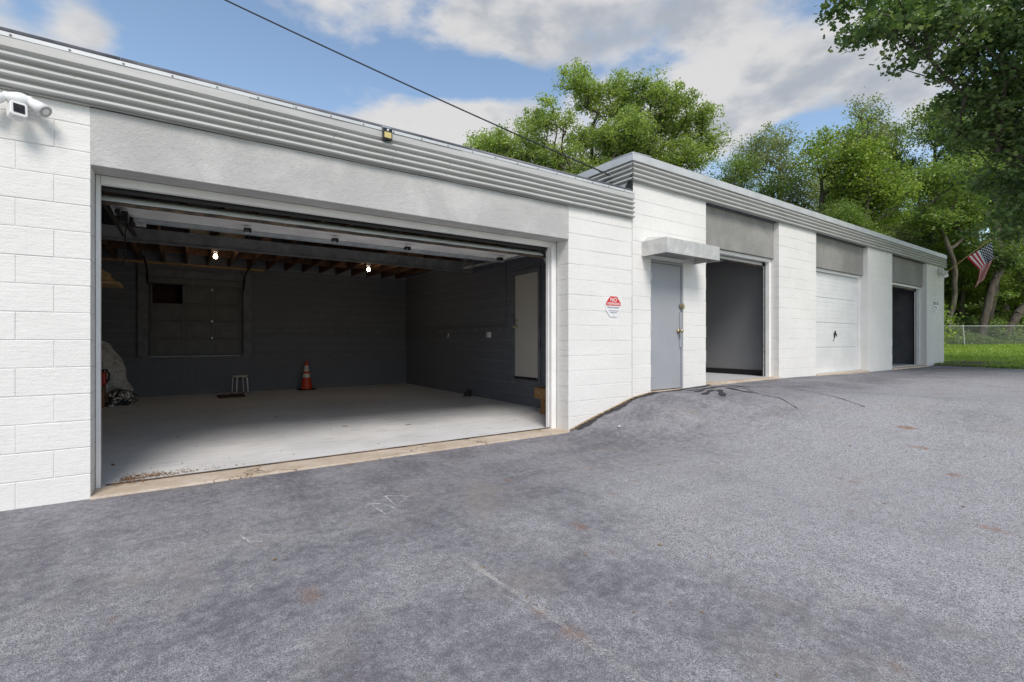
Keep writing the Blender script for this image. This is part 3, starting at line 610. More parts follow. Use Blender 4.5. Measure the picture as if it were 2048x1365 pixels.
# ------------------------------------------------------------------ BUILDING 2 : taller row
TH = radians(.55)
B2 = thing('garage_row', 'taller white block garage row with four bays in grey lintels, right of the low garage', 'building', (6.015, 0, 0), TH)
E2 = 14.72; F2 = 3.53; T2 = 3.93
def g2(u): return float(kz(u+6.015))
OP = [(1.82, 4.25), (5.83, 8.62), (10.25, 13.05)]
holes = [(.413, 1.208, -.5, 2.44)]
for a, b in ((0, 1.82), (4.25, 5.83), (8.62, 10.25), (13.05, E2)):
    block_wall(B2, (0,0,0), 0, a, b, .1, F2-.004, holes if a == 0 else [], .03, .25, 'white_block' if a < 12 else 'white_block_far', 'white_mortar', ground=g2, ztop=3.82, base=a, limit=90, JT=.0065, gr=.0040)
for a, b in OP:
    MB().box(a+.001, b-.001, .10, .25, 2.83, F2-.004).build('lintel', 'grey_stucco', B2, bev=.005)
    MB().box(a, b, .05, .25, F2, 3.82).build('lintel_core', 'dark_wall_trim', B2)
# walls round the rest
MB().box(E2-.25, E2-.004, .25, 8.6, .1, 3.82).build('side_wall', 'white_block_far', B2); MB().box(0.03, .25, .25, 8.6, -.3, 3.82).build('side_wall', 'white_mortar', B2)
MB().box(0, E2, 8.6, 8.8, -.3, 3.82).build('back_wall', 'white_mortar', B2); MB().box(0, E2, 0.0, 8.8, 3.822, 3.90).build('roof', 'roofing', B2)
MB().box(.255, E2-.255, .17, 8.6, .30, .488).build('floor', 'white_floor', B2)
for (a, b), mt in zip(OP, ('tan_concrete',)*3): MB().box(a, b, -.05, .166, .30, .492 if a < 5 else .470).build('door_sill', mt, B2, bev=.006)
MB().box(.413, 1.208, -.04, .05, .25, .438).build('door_sill', 'tan_concrete', B2, bev=.006)
# rooms
def room(u0, u1, wallmat, base=True, y1=6.):
    MB().box(u1, u1+.1, .26, y1, .488, 3.3).build('partition', wallmat, B2); MB().box(u0-.1, u0, .26, y1, .488, 3.3).build('partition', wallmat, B2)
    MB().box(u0, u1, y1, y1+.1, .488, 3.3).build('partition', wallmat, B2); MB().box(u0-.1, u1+.1, .26, y1+.1, 3.3, 3.35).build('ceiling', wallmat, B2)
    if base:
        MB().box(u1-.012, u1-.001, .27, y1, .489, .60).build('skirting', 'black_base', B2); MB().box(u0, u1-.013, y1-.012, y1-.001, .489, .60).build('skirting', 'black_base', B2)
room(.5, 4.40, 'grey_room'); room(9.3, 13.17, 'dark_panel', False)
# frames, open and closed doors
def bay_frame(a, b, zt=2.83):
    w_ = .06
    MB().box(b-w_, b-.002, .16, .24, .488, zt-.002).build('jamb_trim', 'white_trim', B2, bev=.004); MB().box(a+.002, a+w_, .16, .24, .488, zt-.002).build('jamb_trim', 'white_trim', B2, bev=.004)
    MB().box(a+w_+.002, b-w_-.002, .16, .24, zt-.06, zt-.002).build('header_trim', 'white_trim', B2, bev=.004)
for a, b in OP: bay_frame(a, b)
for a, b in (OP[0], OP[2]):
    o = section_door(B2, a+.07, b-.08, .28, 2.70 if a < 5 else 2.74, radians(29), 2, end_y=1.8, hz=2.92)
    MB().tube([(b-.085, .262, .49), (b-.085, .262, 2.7)], .014, 6).build('door_track', 'bright_metal', o); MB().box(b-.068, b-.060, .245, .30, .49, 2.75).build('seal_strip', 'black_base', o)
cd_ = bpy.data.objects.new('overhead_door', None); COL.objects.link(cd_); cd_.parent = B2
a, b = OP[1]; H = (2.765-.478)/4
for k in range(4):
    z = .478+H*k; m = MB(); prof = [(.26, z+.0012), (.230, z+.0012)]
    nr = 6
    for i in range(nr):
        q = z+.012+(H-.022)*i/nr; e_ = z+.012+(H-.022)*(i+1)/nr; prof += [(.222, q+.004), (.222, e_-.006), (.226, e_)]
    prof += [(.226, z+H-.004), (.230, z+H-.0012), (.26, z+H-.0012)]
    m.prism(prof, b-.062, 'x', a+.062); m.build('panel', 'door_white', cd_)
hx = (a+b)/2 + .05
hd = MB().box(hx-.02, hx+.02, .205, .222, 1.27, 1.40).tube([(hx, .205, 1.37), (hx, .175, 1.37), (hx+.01, .170, 1.30)], .009, 6).box(hx-.05, hx-.03, .212, .222, 1.2, 1.24).box(hx+.03, hx+.05, .20, .222, 1.33, 1.44); hd.build('handle', 'black_metal', cd_)
# man door with frame
md = bpy.data.objects.new('steel_door', None); COL.objects.link(md); md.parent = B2
MB().box(.445, 1.172, .028, .07, .452, 2.395).build('door_leaf', 'steel_door', md, bev=.003)
f = MB(); f.box(.413, .440, .012, .12, .438, 2.44).box(1.178, 1.208, .012, .12, .438, 2.44).box(.440, 1.178, .012, .12, 2.40, 2.44); f.build('door_frame', 'steel_door', md, bev=.003)
for z in (.72, 1.40, 2.18): MB().tube([(.443, .020, z-.055), (.443, .020, z+.055)], .010, 8).build('hinge', 'bright_metal', md)
k = MB().tube([(1.10, .028, 1.36), (1.10, .0, 1.36)], .034, 12).tube([(1.10, .0, 1.36), (1.10, -.035, 1.36)], .014, 8).ball((1.10, -.05, 1.36), .031, 12, 8, (1, .8, 1)); k.build('handle', 'brass', md, smooth=True)
MB().box(1.135, 1.20, .012, .0265, 1.10, 1.66).build('latch_guard', 'steel_door', md, bev=.002)
hs = MB().box(1.12, 1.205, .0, .0115, 1.735, 1.785).box(1.155, 1.195, -.035, .0, 1.715, 1.77).tube([(1.162, -.018, 1.765), (1.162, -.018, 1.80), (1.188, -.018, 1.80), (1.188, -.018, 1.765)], .006, 6); hs.build('hasp', 'brass', md)
# fascia front + left side
P2 = fascia_profile(F2, 3.835, 4, .004); 
for i, (a, b) in enumerate(zip([-.05, 3.0, 6.1, 9.2, 12.3], [3.0, 6.1, 9.2, 12.3, E2+.03])):
    sheet([(0.0, F2-.002), (-.034, F2-.003)] + P2, a-.0, b+.02, nseg=18).build('fascia_panel', 'fascia_metal', B2, (0, -.003*(i % 2), 0))
    m = MB(); m.prism([(-.062, 3.822), (-.058, 3.818), (-.052, 3.86), (-.046, 3.925), (.35, 3.95), (.35, 3.955), (-.056, 3.938)], b-.003 if i < 4 else b+.02, 'x', a-.012 if i == 0 else a); m.build('roof_flashing', 'flashing_metal', B2)
MB().box(0.0, E2, -.013, -.005, F2+.002, 3.82).build('fascia_backing', 'dark_wall_trim', B2)
# left side (runs back along +Y): same profile turned 90 degrees
for i, (a, b) in enumerate(((-.05, 2.9), (2.9, 5.9), (5.9, 8.8))):
    o = sheet(P2, -b, -a, nseg=14).build('fascia_panel', 'fascia_metal', B2, (-.0, 0, 0), -pi/2)
    m = MB(); m.prism([(-.062, 3.822), (-.058, 3.818), (-.052, 3.86), (-.046, 3.925), (.35, 3.95), (.35, 3.955), (-.056, 3.938)], -a+(.012 if i == 0 else -.003), 'x', -b); m.build('roof_flashing', 'flashing_metal', B2, (0,0,0), -pi/2)
# right side fascia, seen edge on
o = sheet(P2, -.05, 8.8, nseg=14).build('fascia_panel', 'fascia_metal', B2, (E2, 0, 0), pi/2)
m = MB(); m.prism([(-.062, 3.822), (-.058, 3.818), (-.052, 3.86), (-.046, 3.925), (.35, 3.95), (.35, 3.955), (-.056, 3.938)], 8.8, 'x', -.05); m.build('roof_flashing', 'flashing_metal', B2, (E2,0,0), pi/2)
MB().box(-.022, .02, .02, 8.6, 3.3, F2).build('side_panel', 'white_trim', B2)
tf = MB(); tf.prism([(-.030, 3.35), (.10, 3.37), (.16, 3.44), (.10, 3.47), (.0, 3.60), (-.030, 3.64)], -.024, 'x', -.045); tf.prism([(.1, 3.36), (1.8, 3.36), (1.7, 3.42), (.6, 3.46), (.25, 3.50)], -.024, 'x', -.034); tf.build('tar_flashing', 'tar_flash', B2)
# canopy
cp = MB(); x0, x1, d, zb, zt = .198, 1.49, .45, 2.455, 2.665
cp.quad((x0,0,zb),(x0,-d,zb),(x0,-d,zt),(x0,0,zt)).quad((x0,-d,zb),(x1,-d,zb),(x1,-d,zt),(x0,-d,zt)).quad((x1,-d,zb),(x1,0,zb),(x1,0,zt),(x1,-d,zt))
cp.quad((x0,0,zt),(x0,-d,zt),(x0+.12,-.0,zt+.09)).quad((x0,-d,zt),(x1,-d,zt),(x1-.12,0,zt+.09),(x0+.12,0,zt+.09)).quad((x1,-d,zt),(x1,0,zt),(x1-.12,0,zt+.09))
cn = cp.build('canopy', 'galvanised', B2); so_ = cn.modifiers.new('sheet', 'SOLIDIFY'); so_.thickness = .004
MB().box(x0+.01, x1-.3, -d+.008, -.002, 2.50, 2.512).build('canopy_soffit', 'steel_paint', B2)
MB().box(x1-.29, x1-.01, -d+.008, -.002, 2.60, 2.61).build('canopy_soffit', 'rusty_edge', B2)
# ------------------------------------------------------------------ fixtures on the walls
def text(body, size, parent, loc, mat, align='CENTER', name='lettering', sx=1.):
    cu = bpy.data.curves.new('t', 'FONT'); cu.body = body; cu.size = size; cu.align_x = align; cu.align_y = 'CENTER'; cu.extrude = .0006; cu.space_character = 1.02; cu.offset = size*.012
    o = bpy.data.objects.new('t', cu); COL.objects.link(o); dg = bpy.context.evaluated_depsgraph_get(); me = bpy.data.meshes.new_from_object(o.evaluated_get(dg)); bpy.data.objects.remove(o)
    me.materials.clear(); me.materials.append(M[mat]); q = link(name, me, parent, loc); q.rotation_euler = (pi/2, 0, 0); q.scale = (sx, 1, 1); return q
def sign1():
    r = thing('warning_sign', 'octagonal red and white no trespassing sign on the white wall left of the grey door', 'sign', (5.612, 0, 1.688))
    w, h = .148, .148
    oc = [(-w*.45, h), (w*.45, h), (w, h*.38), (w, -h*.38), (w*.45, -h), (-w*.45, -h), (-w, -h*.38), (-w, h*.38)]
    MB().prism(oc, -.010, 'y', -.006).build('plate', 'sign_white', r, bev=.001)
    k = .965; MB().prism([(-w*.45*k, h*k), (w*.45*k, h*k), (w*k, h*.38), (w*k, h*.07), (-w*k, h*.07), (-w*k, h*.38)], -.0120, 'y', -.0105).build('red_field', 'sign_red', r)
    text('NO', .075, r, (0, -.0127, .093), 'sign_white', sx=1.1); text('TRESPASSING', .048, r, (0, -.0127, .036), 'sign_white', sx=.86)
    text('PRIVATE PROPERTY', .030, r, (0, -.0115, -.018), 'sign_text', sx=.9); text('VIOLATORS WILL BE', .021, r, (0, -.0115, -.062), 'sign_text'); text('PROSECUTED', .021, r, (0, -.0115, -.088), 'sign_text')
    s = MB().ball((0, -.013, h*.9), .005, 8, 5).ball((0, -.013, -h*.9), .005, 8, 5); s.build('screw', 'steel_paint', r)
sign1()
def on2(u, v, z): return Vector((6.015 + u*cos(TH) - v*sin(TH), u*sin(TH)+v*cos(TH), z))
def sign2():
    p = on2(13.88, 0, 2.262); r = thing('security_sign', 'small blue and white shield sign on the last pier by the flag', 'sign', p, TH); r.scale = (1.45, 1, 1.15)
    sh_ = [(-.15, .13), (.15, .13), (.15, -.06), (.08, -.12), (0, -.135), (-.08, -.12), (-.15, -.06)]
    MB().prism(sh_, -.010, 'y', -.006).build('plate', 'sign_white', r)
    MB().prism([(-.145, .125), (.145, .125), (.145, .045), (-.145, .045)], -.0125, 'y', -.0105).build('blue_field', 'sign_navy', r)
    MB().box(-.035, -.008, -.0140, -.0128, .065, .108).build('emblem', 'sign_white', r); MB().box(.008, .035, -.0140, -.0128, .065, .108).build('emblem', 'sign_white', r)
    MB().box(-.09, .02, -.0125, -.0105, -.03, .015).box(-.02, .05, -.0125, -.0105, -.055, -.02).build('camera_mark', 'sign_navy', r); MB().box(.03, .12, -.0125, -.0105, -.09, -.075).box(-.1, .0, -.0125, -.0105, -.09, -.078).build('text_lines', 'sign_text', r)
sign2()
def floodcam(name, label, loc, rz, sc=1.):
    r = thing(name, label, 'camera light', loc, rz, 'floodlight cameras under the eaves'); r.scale = (sc, sc, sc)
    MB().tube([(0, 0, 0), (0, -.03, 0)], .062, 20).build('mount', 'plastic_white', r, bev=.004)
    b = MB(); b.ball((0, -.055, .0), .058, 16, 10, (1.25, .8, .75)); b.build('bracket', 'plastic_white', r, smooth=True)
    for s_ in (-1, 1):
        a = Vector((s_*.055, -.06, .005)); e_ = a + Vector((s_*.085, -.055, -.070)); m = MB()
        m.tube([a, a.lerp(e_, .25), a.lerp(e_, .6), e_], [.018, .030, .038, .041], 20); h = m.build('lamp_head', 'plastic_white', r, smooth=True)
        dd = (e_-a).normalized(); MB().tube([e_+dd*.001, e_+dd*.003], .035, 20).build('lens', 'lens_glass', h); MB().tube([e_+dd*.0035, e_+dd*.005], .020, 16).build('led_disc', 'plastic_white', h)
        MB().ball((s_*.055, -.062, .012), .022).build('swivel', 'plastic_white', r, smooth=True)
    c = MB(); cx, cy, cz = .005, -.115, -.100
    oc = [(-.030, -.048), (.030, -.048), (.041, -.036), (.041, .036), (.030, .048), (-.030, .048), (-.041, .036), (-.041, -.036)]
    c.prism(oc, .035, 'y', -.045); cb = c.build('camera_body', 'plastic_white', r, (cx, cy, cz), .10, .004)
    MB().box(-.027, .027, -.0485, -.0452, -.028, .030).build('face_plate', 'plastic_black', cb, bev=.001); MB().tube([(0, -.0492, .008), (0, -.052, .008)], .012, 14).build('lens', 'lens_dark', cb)
    MB().ball((0, -.005, -.05), .022, 12, 8, (1, 1, .6)).build('siren', 'plastic_white', cb, smooth=True)
    cb.rotation_euler = (-.15, 0, .42)
    return r
floodcam('floodlight_camera', 'white twin floodlight camera at the top left corner of the low garage', (-.38, 0, 2.905), 0, 1.08)
p = on2(14.15, 0, 3.385); floodcam('floodlight_camera', 'white twin floodlight camera under the eaves at the flag end of the taller row', p, TH+.35, 1.35)
def solar():
    r = thing('solar_light', 'small black solar wall light with a yellow panel on the low fascia', 'wall light', (2.295, -.05, 3.30))
    MB().box(-.047, .047, -.048, -.004, -.062, .055).build('housing', 'plastic_black', r, bev=.006); MB().box(-.036, .036, -.052, -.0485, -.046, .012).build('led_panel', 'solar_yellow', r, bev=.002)
    MB().ball((.0, -.048, .032), .013, 10, 6).build('sensor', 'plastic_white', r, smooth=True); MB().box(-.052, .040, -.03, -.004, .058, .072).build('bracket', 'bright_metal', r, bev=.002)
solar()
# overhead wire
def wire():
    u = (1222-1024)/967.; dx, dy = FW[0]+u*RT[0], FW[1]+u*RT[1]; t = (5.955-CAM.x)/dx; A = Vector((5.955, CAM.y+t*dy, CAM.z+(682.5-352)*t/967.))
    Bp = V(490, 0, 6.2); D = (Bp-A); Bx = A + D*2.2
    r = thing('service_wire', 'thin black overhead wire dropping to the corner of the taller garage', 'wire', A)
    pts = []
    for i in range(41):
        s_ = i/40; p = (Bx-A)*s_; p.z -= .9*s_*(1-s_)*.55; pts.append(p)
    MB().tube(pts, .010, 6).build('cable', 'wire_black', r)
    tw = [p + Vector((0, 0, .0)) + Vector((0, .016*sin(i*2.2), .016*cos(i*2.2))) for i, p in enumerate([(Bx-A)*(.004*k) + Vector((0,0,-.002*k)) for k in range(28)])]; MB().tube(tw, .005, 5).build('twisted_pair', 'wire_black', r)
    MB().tube([(0,0,0), (.0,.0,-.05), (.005,.01,-.13)], .005, 6).tube([(0, 0, -.04), (.0, .25, -.07), (.02, .5, -.12)], .006, 5).build('drop_loop', 'wire_black', r); MB().box(-.012, .04, -.012, .012, -.03, .03).build('anchor', 'bright_metal', r)
wire()
# ------------------------------------------------------------------ things in the garage
def lamp(px, py, dy_, label):
    u = (px-1024)/967.; dx, dy = FW[0]+u*RT[0], FW[1]+u*RT[1]; t = (5.8-CAM.y)/dy; x = CAM.x+t*dx; z = CAM.z+(682.5-py)*t/967.
    r = thing('ceiling_bulb', label, 'light bulb', (x, 5.8, z+.12), 0, 'bare bulbs on the garage ceiling')
    MB().tube([(0,0,.10), (0,0,.0)], .045, 14).tube([(0,0,.0), (0,0,-.035)], .022, 12).build('socket', 'plastic_white', r, smooth=False)
    MB().ball((0, 0, -.085), .036, 12, 8, (1, 1, 1.2)).build('bulb', 'lit_bulb', r, smooth=True)
    ld = bpy.data.lights.new('bulb_light', 'POINT'); ld.energy = 3.2; ld.color = (1, .72, .42); ld.shadow_soft_size = .04; lo = bpy.data.objects.new('bulb_light', ld); COL.objects.link(lo); lo.parent = r; lo.location = (0, 0, -.19)
lamp(431, 517, 0, 'lit bare bulb over the stool, left of the two'); lamp(737, 543, 0, 'lit bare bulb over the far side of the garage, right of the two')
def stool():
    r = thing('stool', 'low round stool with four thin white metal legs against the garage back wall', 'stool', (1.66, 7.62, .008), .3)
    MB().tube([(0,0,.395), (0,0,.42)], .155, 24).build('seat', 'cone_band', r, bev=.004)
    for i in range(4):
        a = pi/4+i*pi/2; pts = [(.05*cos(a), .05*sin(a), .385), (.125*cos(a), .125*sin(a), .385), (.15*cos(a), .15*sin(a), .36), (.175*cos(a), .175*sin(a), .0)]; lg = MB().tube(pts, .011, 8); l_ = lg.build('leg', 'white_trim', r, smooth=True)
        MB().tube([(.175*cos(a), .175*sin(a), .0), (.174*cos(a), .174*sin(a), .03)], .015, 8).build('rubber_foot', 'rubber', l_)
stool()
def cone():
    r = thing('traffic_cone', 'orange traffic cone with two white bands near the garage back wall', 'traffic cone', (3.10, 7.78, .008), .25)
    MB().prism([(-.18, -.16), (-.16, -.18), (.16, -.18), (.18, -.16), (.18, .16), (.16, .18), (-.16, .18), (-.18, .16)], .03, 'z').build('base', 'rubber', r, bev=.006)
    def rad(z): return .135 + (.03-.135)*(z/.70)
    def seg(z0, z1, mat, name, e=0):
        MB().tube([(0,0,z0), (0,0,z1)], [rad(z0)+e, rad(z1)+e], 24).build(name, mat, r, smooth=False)
    seg(.03, .70, 'cone_orange', 'cone_body'); seg(.30, .40, 'cone_band', 'reflective_band', .002); seg(.45, .59, 'cone_band', 'reflective_band', .002)
cone()
o = MB(); o.box(-.24, .24, -.13, .13, 0, .05); bo = o.build('board', 'brown_board', None, (1.44, 7.0, .009), .12, .006); tag(bo, 'flat dark brown board lying on the floor in front of the stool', 'board')
def bench():
    r = thing('log_bench', 'rustic bench of a thick timber on a log leg just inside the right door jamb', 'bench', (5.60, 1.35, .008))
    MB().box(-.21, .20, -.9, .22, .245, .43).build('seat', 'bench_wood', r, bev=.02)
    for y in (.07, -.75): MB().tube([(-.09, y, 0), (-.08, y, .12), (-.09, y, .243)], [.085, .078, .085], 12).build('leg', 'bench_wood', r)
bench()
def blobmesh(rx, ry, h, seed, n=22, m=16, rough=.12, power=2.2):
    rs = np.random.default_rng(seed); m_ = MB(); ph = rs.uniform(0, 6, 12)
    for i in range(m+1):
        t = i/m; prof = (1-t**power)**.5 if t < 1 else 0.0
        for j in range(n):
            a = 2*pi*j/n; k = 1 + rough*(sin(3*a+ph[0]+4*t)+.6*sin(5*a+ph[1]-7*t)+.5*sin(9*a+ph[2]+13*t)+.4*sin(2*a+17*t+ph[3]))
            m_.v.append((rx*prof*k*cos(a), ry*prof*k*sin(a), h*t*(1+.05*sin(2*a+ph[4]))))
    for i in range(m):
        for j in range(n): m_.f.append((i*n+j, i*n+(j+1) % n, (i+1)*n+(j+1) % n, (i+1)*n+j))
    return m_
sk = blobmesh(.37, .34, 1.14, 3, 64, 60, .17, 2.5).build('bulk_sack', 'sack_cloth', None, (-.72, 7.40, .008), 0, 0, True); tag(sk, 'big crumpled pale woven sack slumped at the left side of the garage', 'sack')
# trim so it keeps clear of the wall
def jug():
    r = thing('gas_can', 'red plastic fuel can with a black cap on a cardboard box beside the sack', 'fuel can', (-.625, 6.5, .405))
    MB().box(-.10, .075, -.12, .12, 0, .24).build('can_body', 'red_plastic', r, bev=.03); MB().tube([(0, 0, .23), (.02, 0, .28)], .03, 10).box(-.10, .09, -.02, .02, .262, .285).build('cap', 'plastic_black', r); MB().tube([(.07, -.03, .27), (.12, -.05, .2), (.11, -.05, .1), (.08, -.05, .06)], .014, 8).build('spout', 'plastic_black', r)
jug()
cb = MB().box(-.30, .085, -.17, .17, 0, .395).build('cardboard_box', 'cardboard', None, (-.66, 6.5, .008), 0, .004); tag(cb, 'brown cardboard box under the red fuel can', 'box')
fo = blobmesh(.27, .2, .30, 9, 26, 14, .16, 2.6).build('foil_bag', 'foil', None, (-.40, 6.72, .008), .4, 0, True); tag(fo, 'shiny silver foil insulated bag on the floor in front of the sack', 'bag')
m_ = MB(); m_.prism([(-.09, 0), (.09, 0), (.085, .08), (.075, .145), (.03, .13), (.0, .14), (-.02, .12), (-.06, .06)], .07, 'y', -.07); bb = m_.build('rubber_chock', 'rubber', None, (5.66, 4.33, .008), -.6, .012); tag(bb, 'small black rubber chock by the right garage wall at the floor joint', 'chock')
# debris and dry leaves at the sill
def litter(name, label, pts, size, mat, z=.02, seed=1):
    rs = random.Random(seed); m = MB()
    for (x, y, zz) in pts:
        a = rs.uniform(0, pi); w = size*rs.uniform(.5, 1.3); h = w*rs.uniform(.25, .5); c_, s_ = cos(a), sin(a); t1 = rs.uniform(-.3, .3)*w
        m.quad((x-w*c_, y-w*s_, zz), (x+h*s_, y-h*c_, zz+.004+abs(t1)), (x+w*c_, y+w*s_, zz+.002), (x-h*s_, y+h*c_, zz+.005))
    o = m.build(name, mat); tag(o, label, None, None, 'stuff'); return o
rs = random.Random(11)
pts = [(max(.1, .14+abs(rs.gauss(0, .28))), .36+abs(rs.gauss(0, .09)) + rs.uniform(0, .08), .012+rs.uniform(0, .008)) for _ in range(420)] + [(.1+abs(rs.gauss(0, .12)), .25+rs.uniform(-.05, .12), .024) for _ in range(80)]
litter('plant_debris', None, pts, .012, 'litter_brown')
pts = [(rs.uniform(.3, 5.5), rs.uniform(.4, 5.2), .010) for _ in range(55)]; litter('floor_crumbs', None, pts, .012, 'litter_brown', seed=4)
for (px, py, lb, sz) in ((553, 835, 'small red brown dry leaf on the garage floor left of the others', .03), (690, 853, 'curled dark leaf at the middle of the garage floor', .05), (816, 850, 'thin twig on the garage floor nearer the right jamb', .06), (226, 930, 'dark curled leaf near the left jamb inside the garage', .05)):
    d = 1.19*967/(py-682.5); q = V(px, py, d); m = MB(); m.prism([(-sz, 0), (-sz*.3, sz*.28), (sz*.4, sz*.2), (sz, 0), (sz*.3, -sz*.22), (-sz*.5, -sz*.2)], .006, 'z'); tag(m.build('dry_leaf', 'litter_brown', None, (q.x, q.y, .009), rs.uniform(0, 3), .001), lb, 'leaf')
# rubble line along the wall foot on the ramp, gravel at the far corner
pts = []
for _ in range(900):
    x = rs.uniform(4.8, 6.5); y = -abs(rs.gauss(0, .022)); pts.append((x, y-.005, float(GZ(x, y))+.012))
litter('wall_foot_grit', None, pts, .014, 'litter_tan', seed=6)
pts = []
for _ in range(1600):
    x = rs.uniform(19.2, 22.5); y = rs.uniform(-.9, .5) - (x-19.5)*.12; pts.append((x, y, LZ(x, y)+.015+rs.uniform(0, .02)))
litter('gravel_patch', None, pts, .04, 'gravel', seed=8)
# scattered pale chips and fallen leaves on the asphalt
pts = []
for _ in range(170):
    x = rs.uniform(1, 19); y = rs.uniform(-6, -.2); pts.append((x, y, float(GZ(x, y))+.004))
litter('fallen_leaves', None, pts, .016, 'dry_leaf', seed=9)
# ------------------------------------------------------------------ marks on the asphalt (thin sheets draped on it)
def ground_at(px, py):
    z = 0.
    for _ in range(25):
        d = (CAM.z-z)*967/(py-682.5); q = V(px, py, d); z = .5*z + .5*float(GZ(q.x, q.y))
    return q
def stroke(m, pix, width, lift=.004):
    P = [ground_at(*p) for p in pix]; Q = []
    for a, b in zip(P, P[1:]):
        n = max(2, int((b-a).length/.12));
        Q += [a.lerp(b, i/n) for i in range(n)]
    Q.append(P[-1]); b0 = len(m.v)
    for i, q in enumerate(Q):
        d = (Q[min(i+1, len(Q)-1)] - Q[max(i-1, 0)]); d.z = 0; d.normalize(); s_ = Vector((-d.y, d.x, 0))*width/2*(.8+.35*sin(i*1.7))
        for k in (-1, 1): p = q+s_*k; m.v.append((p.x, p.y, float(GZ(p.x, p.y))+lift))
    for i in range(len(Q)-1): a = b0+2*i; m.f.append((a, a+1, a+3, a+2))
m = MB(); stroke(m, [(930, 1120), (1010, 1175), (1090, 1225), (1170, 1285), (1250, 1335), (1330, 1392)], .040); tag(m.build('worn_parking_line', 'faded_paint'), kind='structure')
m = MB(); stroke(m, [(1755, 1005), (1800, 1040), (1850, 1095)], .05); tag(m.build('worn_parking_line', 'faded_paint'), kind='structure')
m = MB(); stroke(m, [(733, 1010), (765, 1008), (790, 1018)], .022); stroke(m, [(770, 993), (792, 1013), (815, 995), (800, 992), (772, 993)], .018); stroke(m, [(745, 1012), (772, 1030), (785, 1024)], .016); stroke(m, [(480, 1072), (500, 1086), (525, 1084)], .014)
tag(m.build('chalk_scribble', 'chalk'), kind='structure')
m = MB(); stroke(m, [(1360, 816), (1325, 845), (1295, 863)], .016); stroke(m, [(1387, 818), (1344, 853)], .012); stroke(m, [(1432, 865), (1400, 890), (1358, 918)], .014); stroke(m, [(1500, 900), (1440, 935), (1380, 955)], .012)
tag(m.build('scrape_marks', 'faded_paint'), kind='structure')
q = ground_at(1239, 854); tag(MB().box(-.045, .045, -.012, .012, 0, .004).build('paper_scrap', 'sign_white', None, (q.x, q.y, q.z+.006), .6), 'tiny white paper scrap lying on the asphalt slope below the warning sign', 'litter')
m = MB()
stroke(m, [(1465, 775), (1485, 776), (1520, 790), (1560, 797), (1595, 818)], .02); stroke(m, [(1500, 770), (1580, 776), (1660, 792), (1730, 815)], .018)
for pp in ([(1375, 782), (1420, 777)], [(1392, 785), (1412, 778), (1430, 776)], [(1408, 790), (1425, 780)], [(1438, 780), (1446, 794)], [(1455, 776), (1480, 782), (1505, 786)], [(1420, 776), (1470, 772), (1500, 776)]): stroke(m, pp, .10)
tag(m.build('tar_smears', 'tar'), kind='structure')
m = MB(); b0 = 0
for i in range(60):
    x = 4.86 + 3.0*i/59; w_ = .11+.03*sin(i*.5)+.012*sin(i*2.3)
    for y in (-.004, -w_): m.v.append((x, y + max(0, x-6.015)*math.tan(TH), float(GZ(x, y))+.009))
for i in range(59): m.f.append((2*i, 2*i+1, 2*i+3, 2*i+2))
tag(m.build('sealer_strip', 'tar'), kind='structure')
# ------------------------------------------------------------------ flag
def flag():
    base = on2(14.62, -.02, 3.33); r = thing('flag', 'stars and stripes flag drooping from a slanted wooden pole at the end of the row', 'flag', base, TH)
    L = 1.55; tip = Vector((0, -L*cos(radians(41)), L*sin(radians(41))))
    MB().box(-.03, .03, -.01, .02, -.06, .06).tube([(0, 0, 0), tuple(tip*.09)], .02, 10).build('bracket', 'plastic_white', r)
    MB().tube([tuple(tip*.02), tuple(tip)], .0125, 10).build('pole', 'pole_wood', r); 
    # cloth: rows along the hoist (a), columns down the fly (t); in the plane of the pole with folds
    ctl = {0.: [(1934, 516), (1960, 500), (1984, 484)], .35: [(1959, 540), (1973, 527), (1987, 516)], .7: [(1957, 557), (1966, 549), (1978, 536)], 1.: [(1949, 577), (1958, 567), (1968, 560)]}
    kt = sorted(ctl); inv = r.matrix_basis.inverted()
    def at(a, t):
        for k0, k1 in zip(kt, kt[1:]):
            if t <= k1+1e-6: f = (t-k0)/(k1-k0); break
        def row(k):
            p, q, s_ = ctl[k]; return (p[0]+(q[0]-p[0])*2*a, p[1]+(q[1]-p[1])*2*a) if a < .5 else (q[0]+(s_[0]-q[0])*(2*a-1), q[1]+(s_[1]-q[1])*(2*a-1))
        A, B_ = row(k0), row(k1); px, py = A[0]+(B_[0]-A[0])*f, A[1]+(B_[1]-A[1])*f
        u = (px-1024)/967.; dx, dy = FW[0]+u*RT[0], FW[1]+u*RT[1]; X = base.x + (.10*sin(a*9+t*3.5)+.05*sin(a*17+2))*min(1, t*1.6); d = (X-CAM.x)/dx
        return inv @ Vector((X, CAM.y+d*dy, CAM.z-(py-682.5)*d/967.))
    nA, nT = 30, 40; v = []; f = []; uv = []
    for i in range(nA+1):
        for j in range(nT+1): v.append(tuple(at(i/nA, j/nT))); uv.append((j/nT, i/nA))
    for i in range(nA):
        for j in range(nT): a = i*(nT+1)+j; f.append((a, a+1, a+nT+2, a+nT+1))
    me = bpy.data.meshes.new('cloth'); me.from_pydata(v, [], f); ul = me.uv_layers.new(name='UVMap')
    for lp in me.loops: ul.data[lp.index].uv = uv[lp.vertex_index]
    me.materials.append(M['flag_cloth']); me.polygons.foreach_set('use_smooth', [True]*len(f)); link('cloth', me, r)
flag()
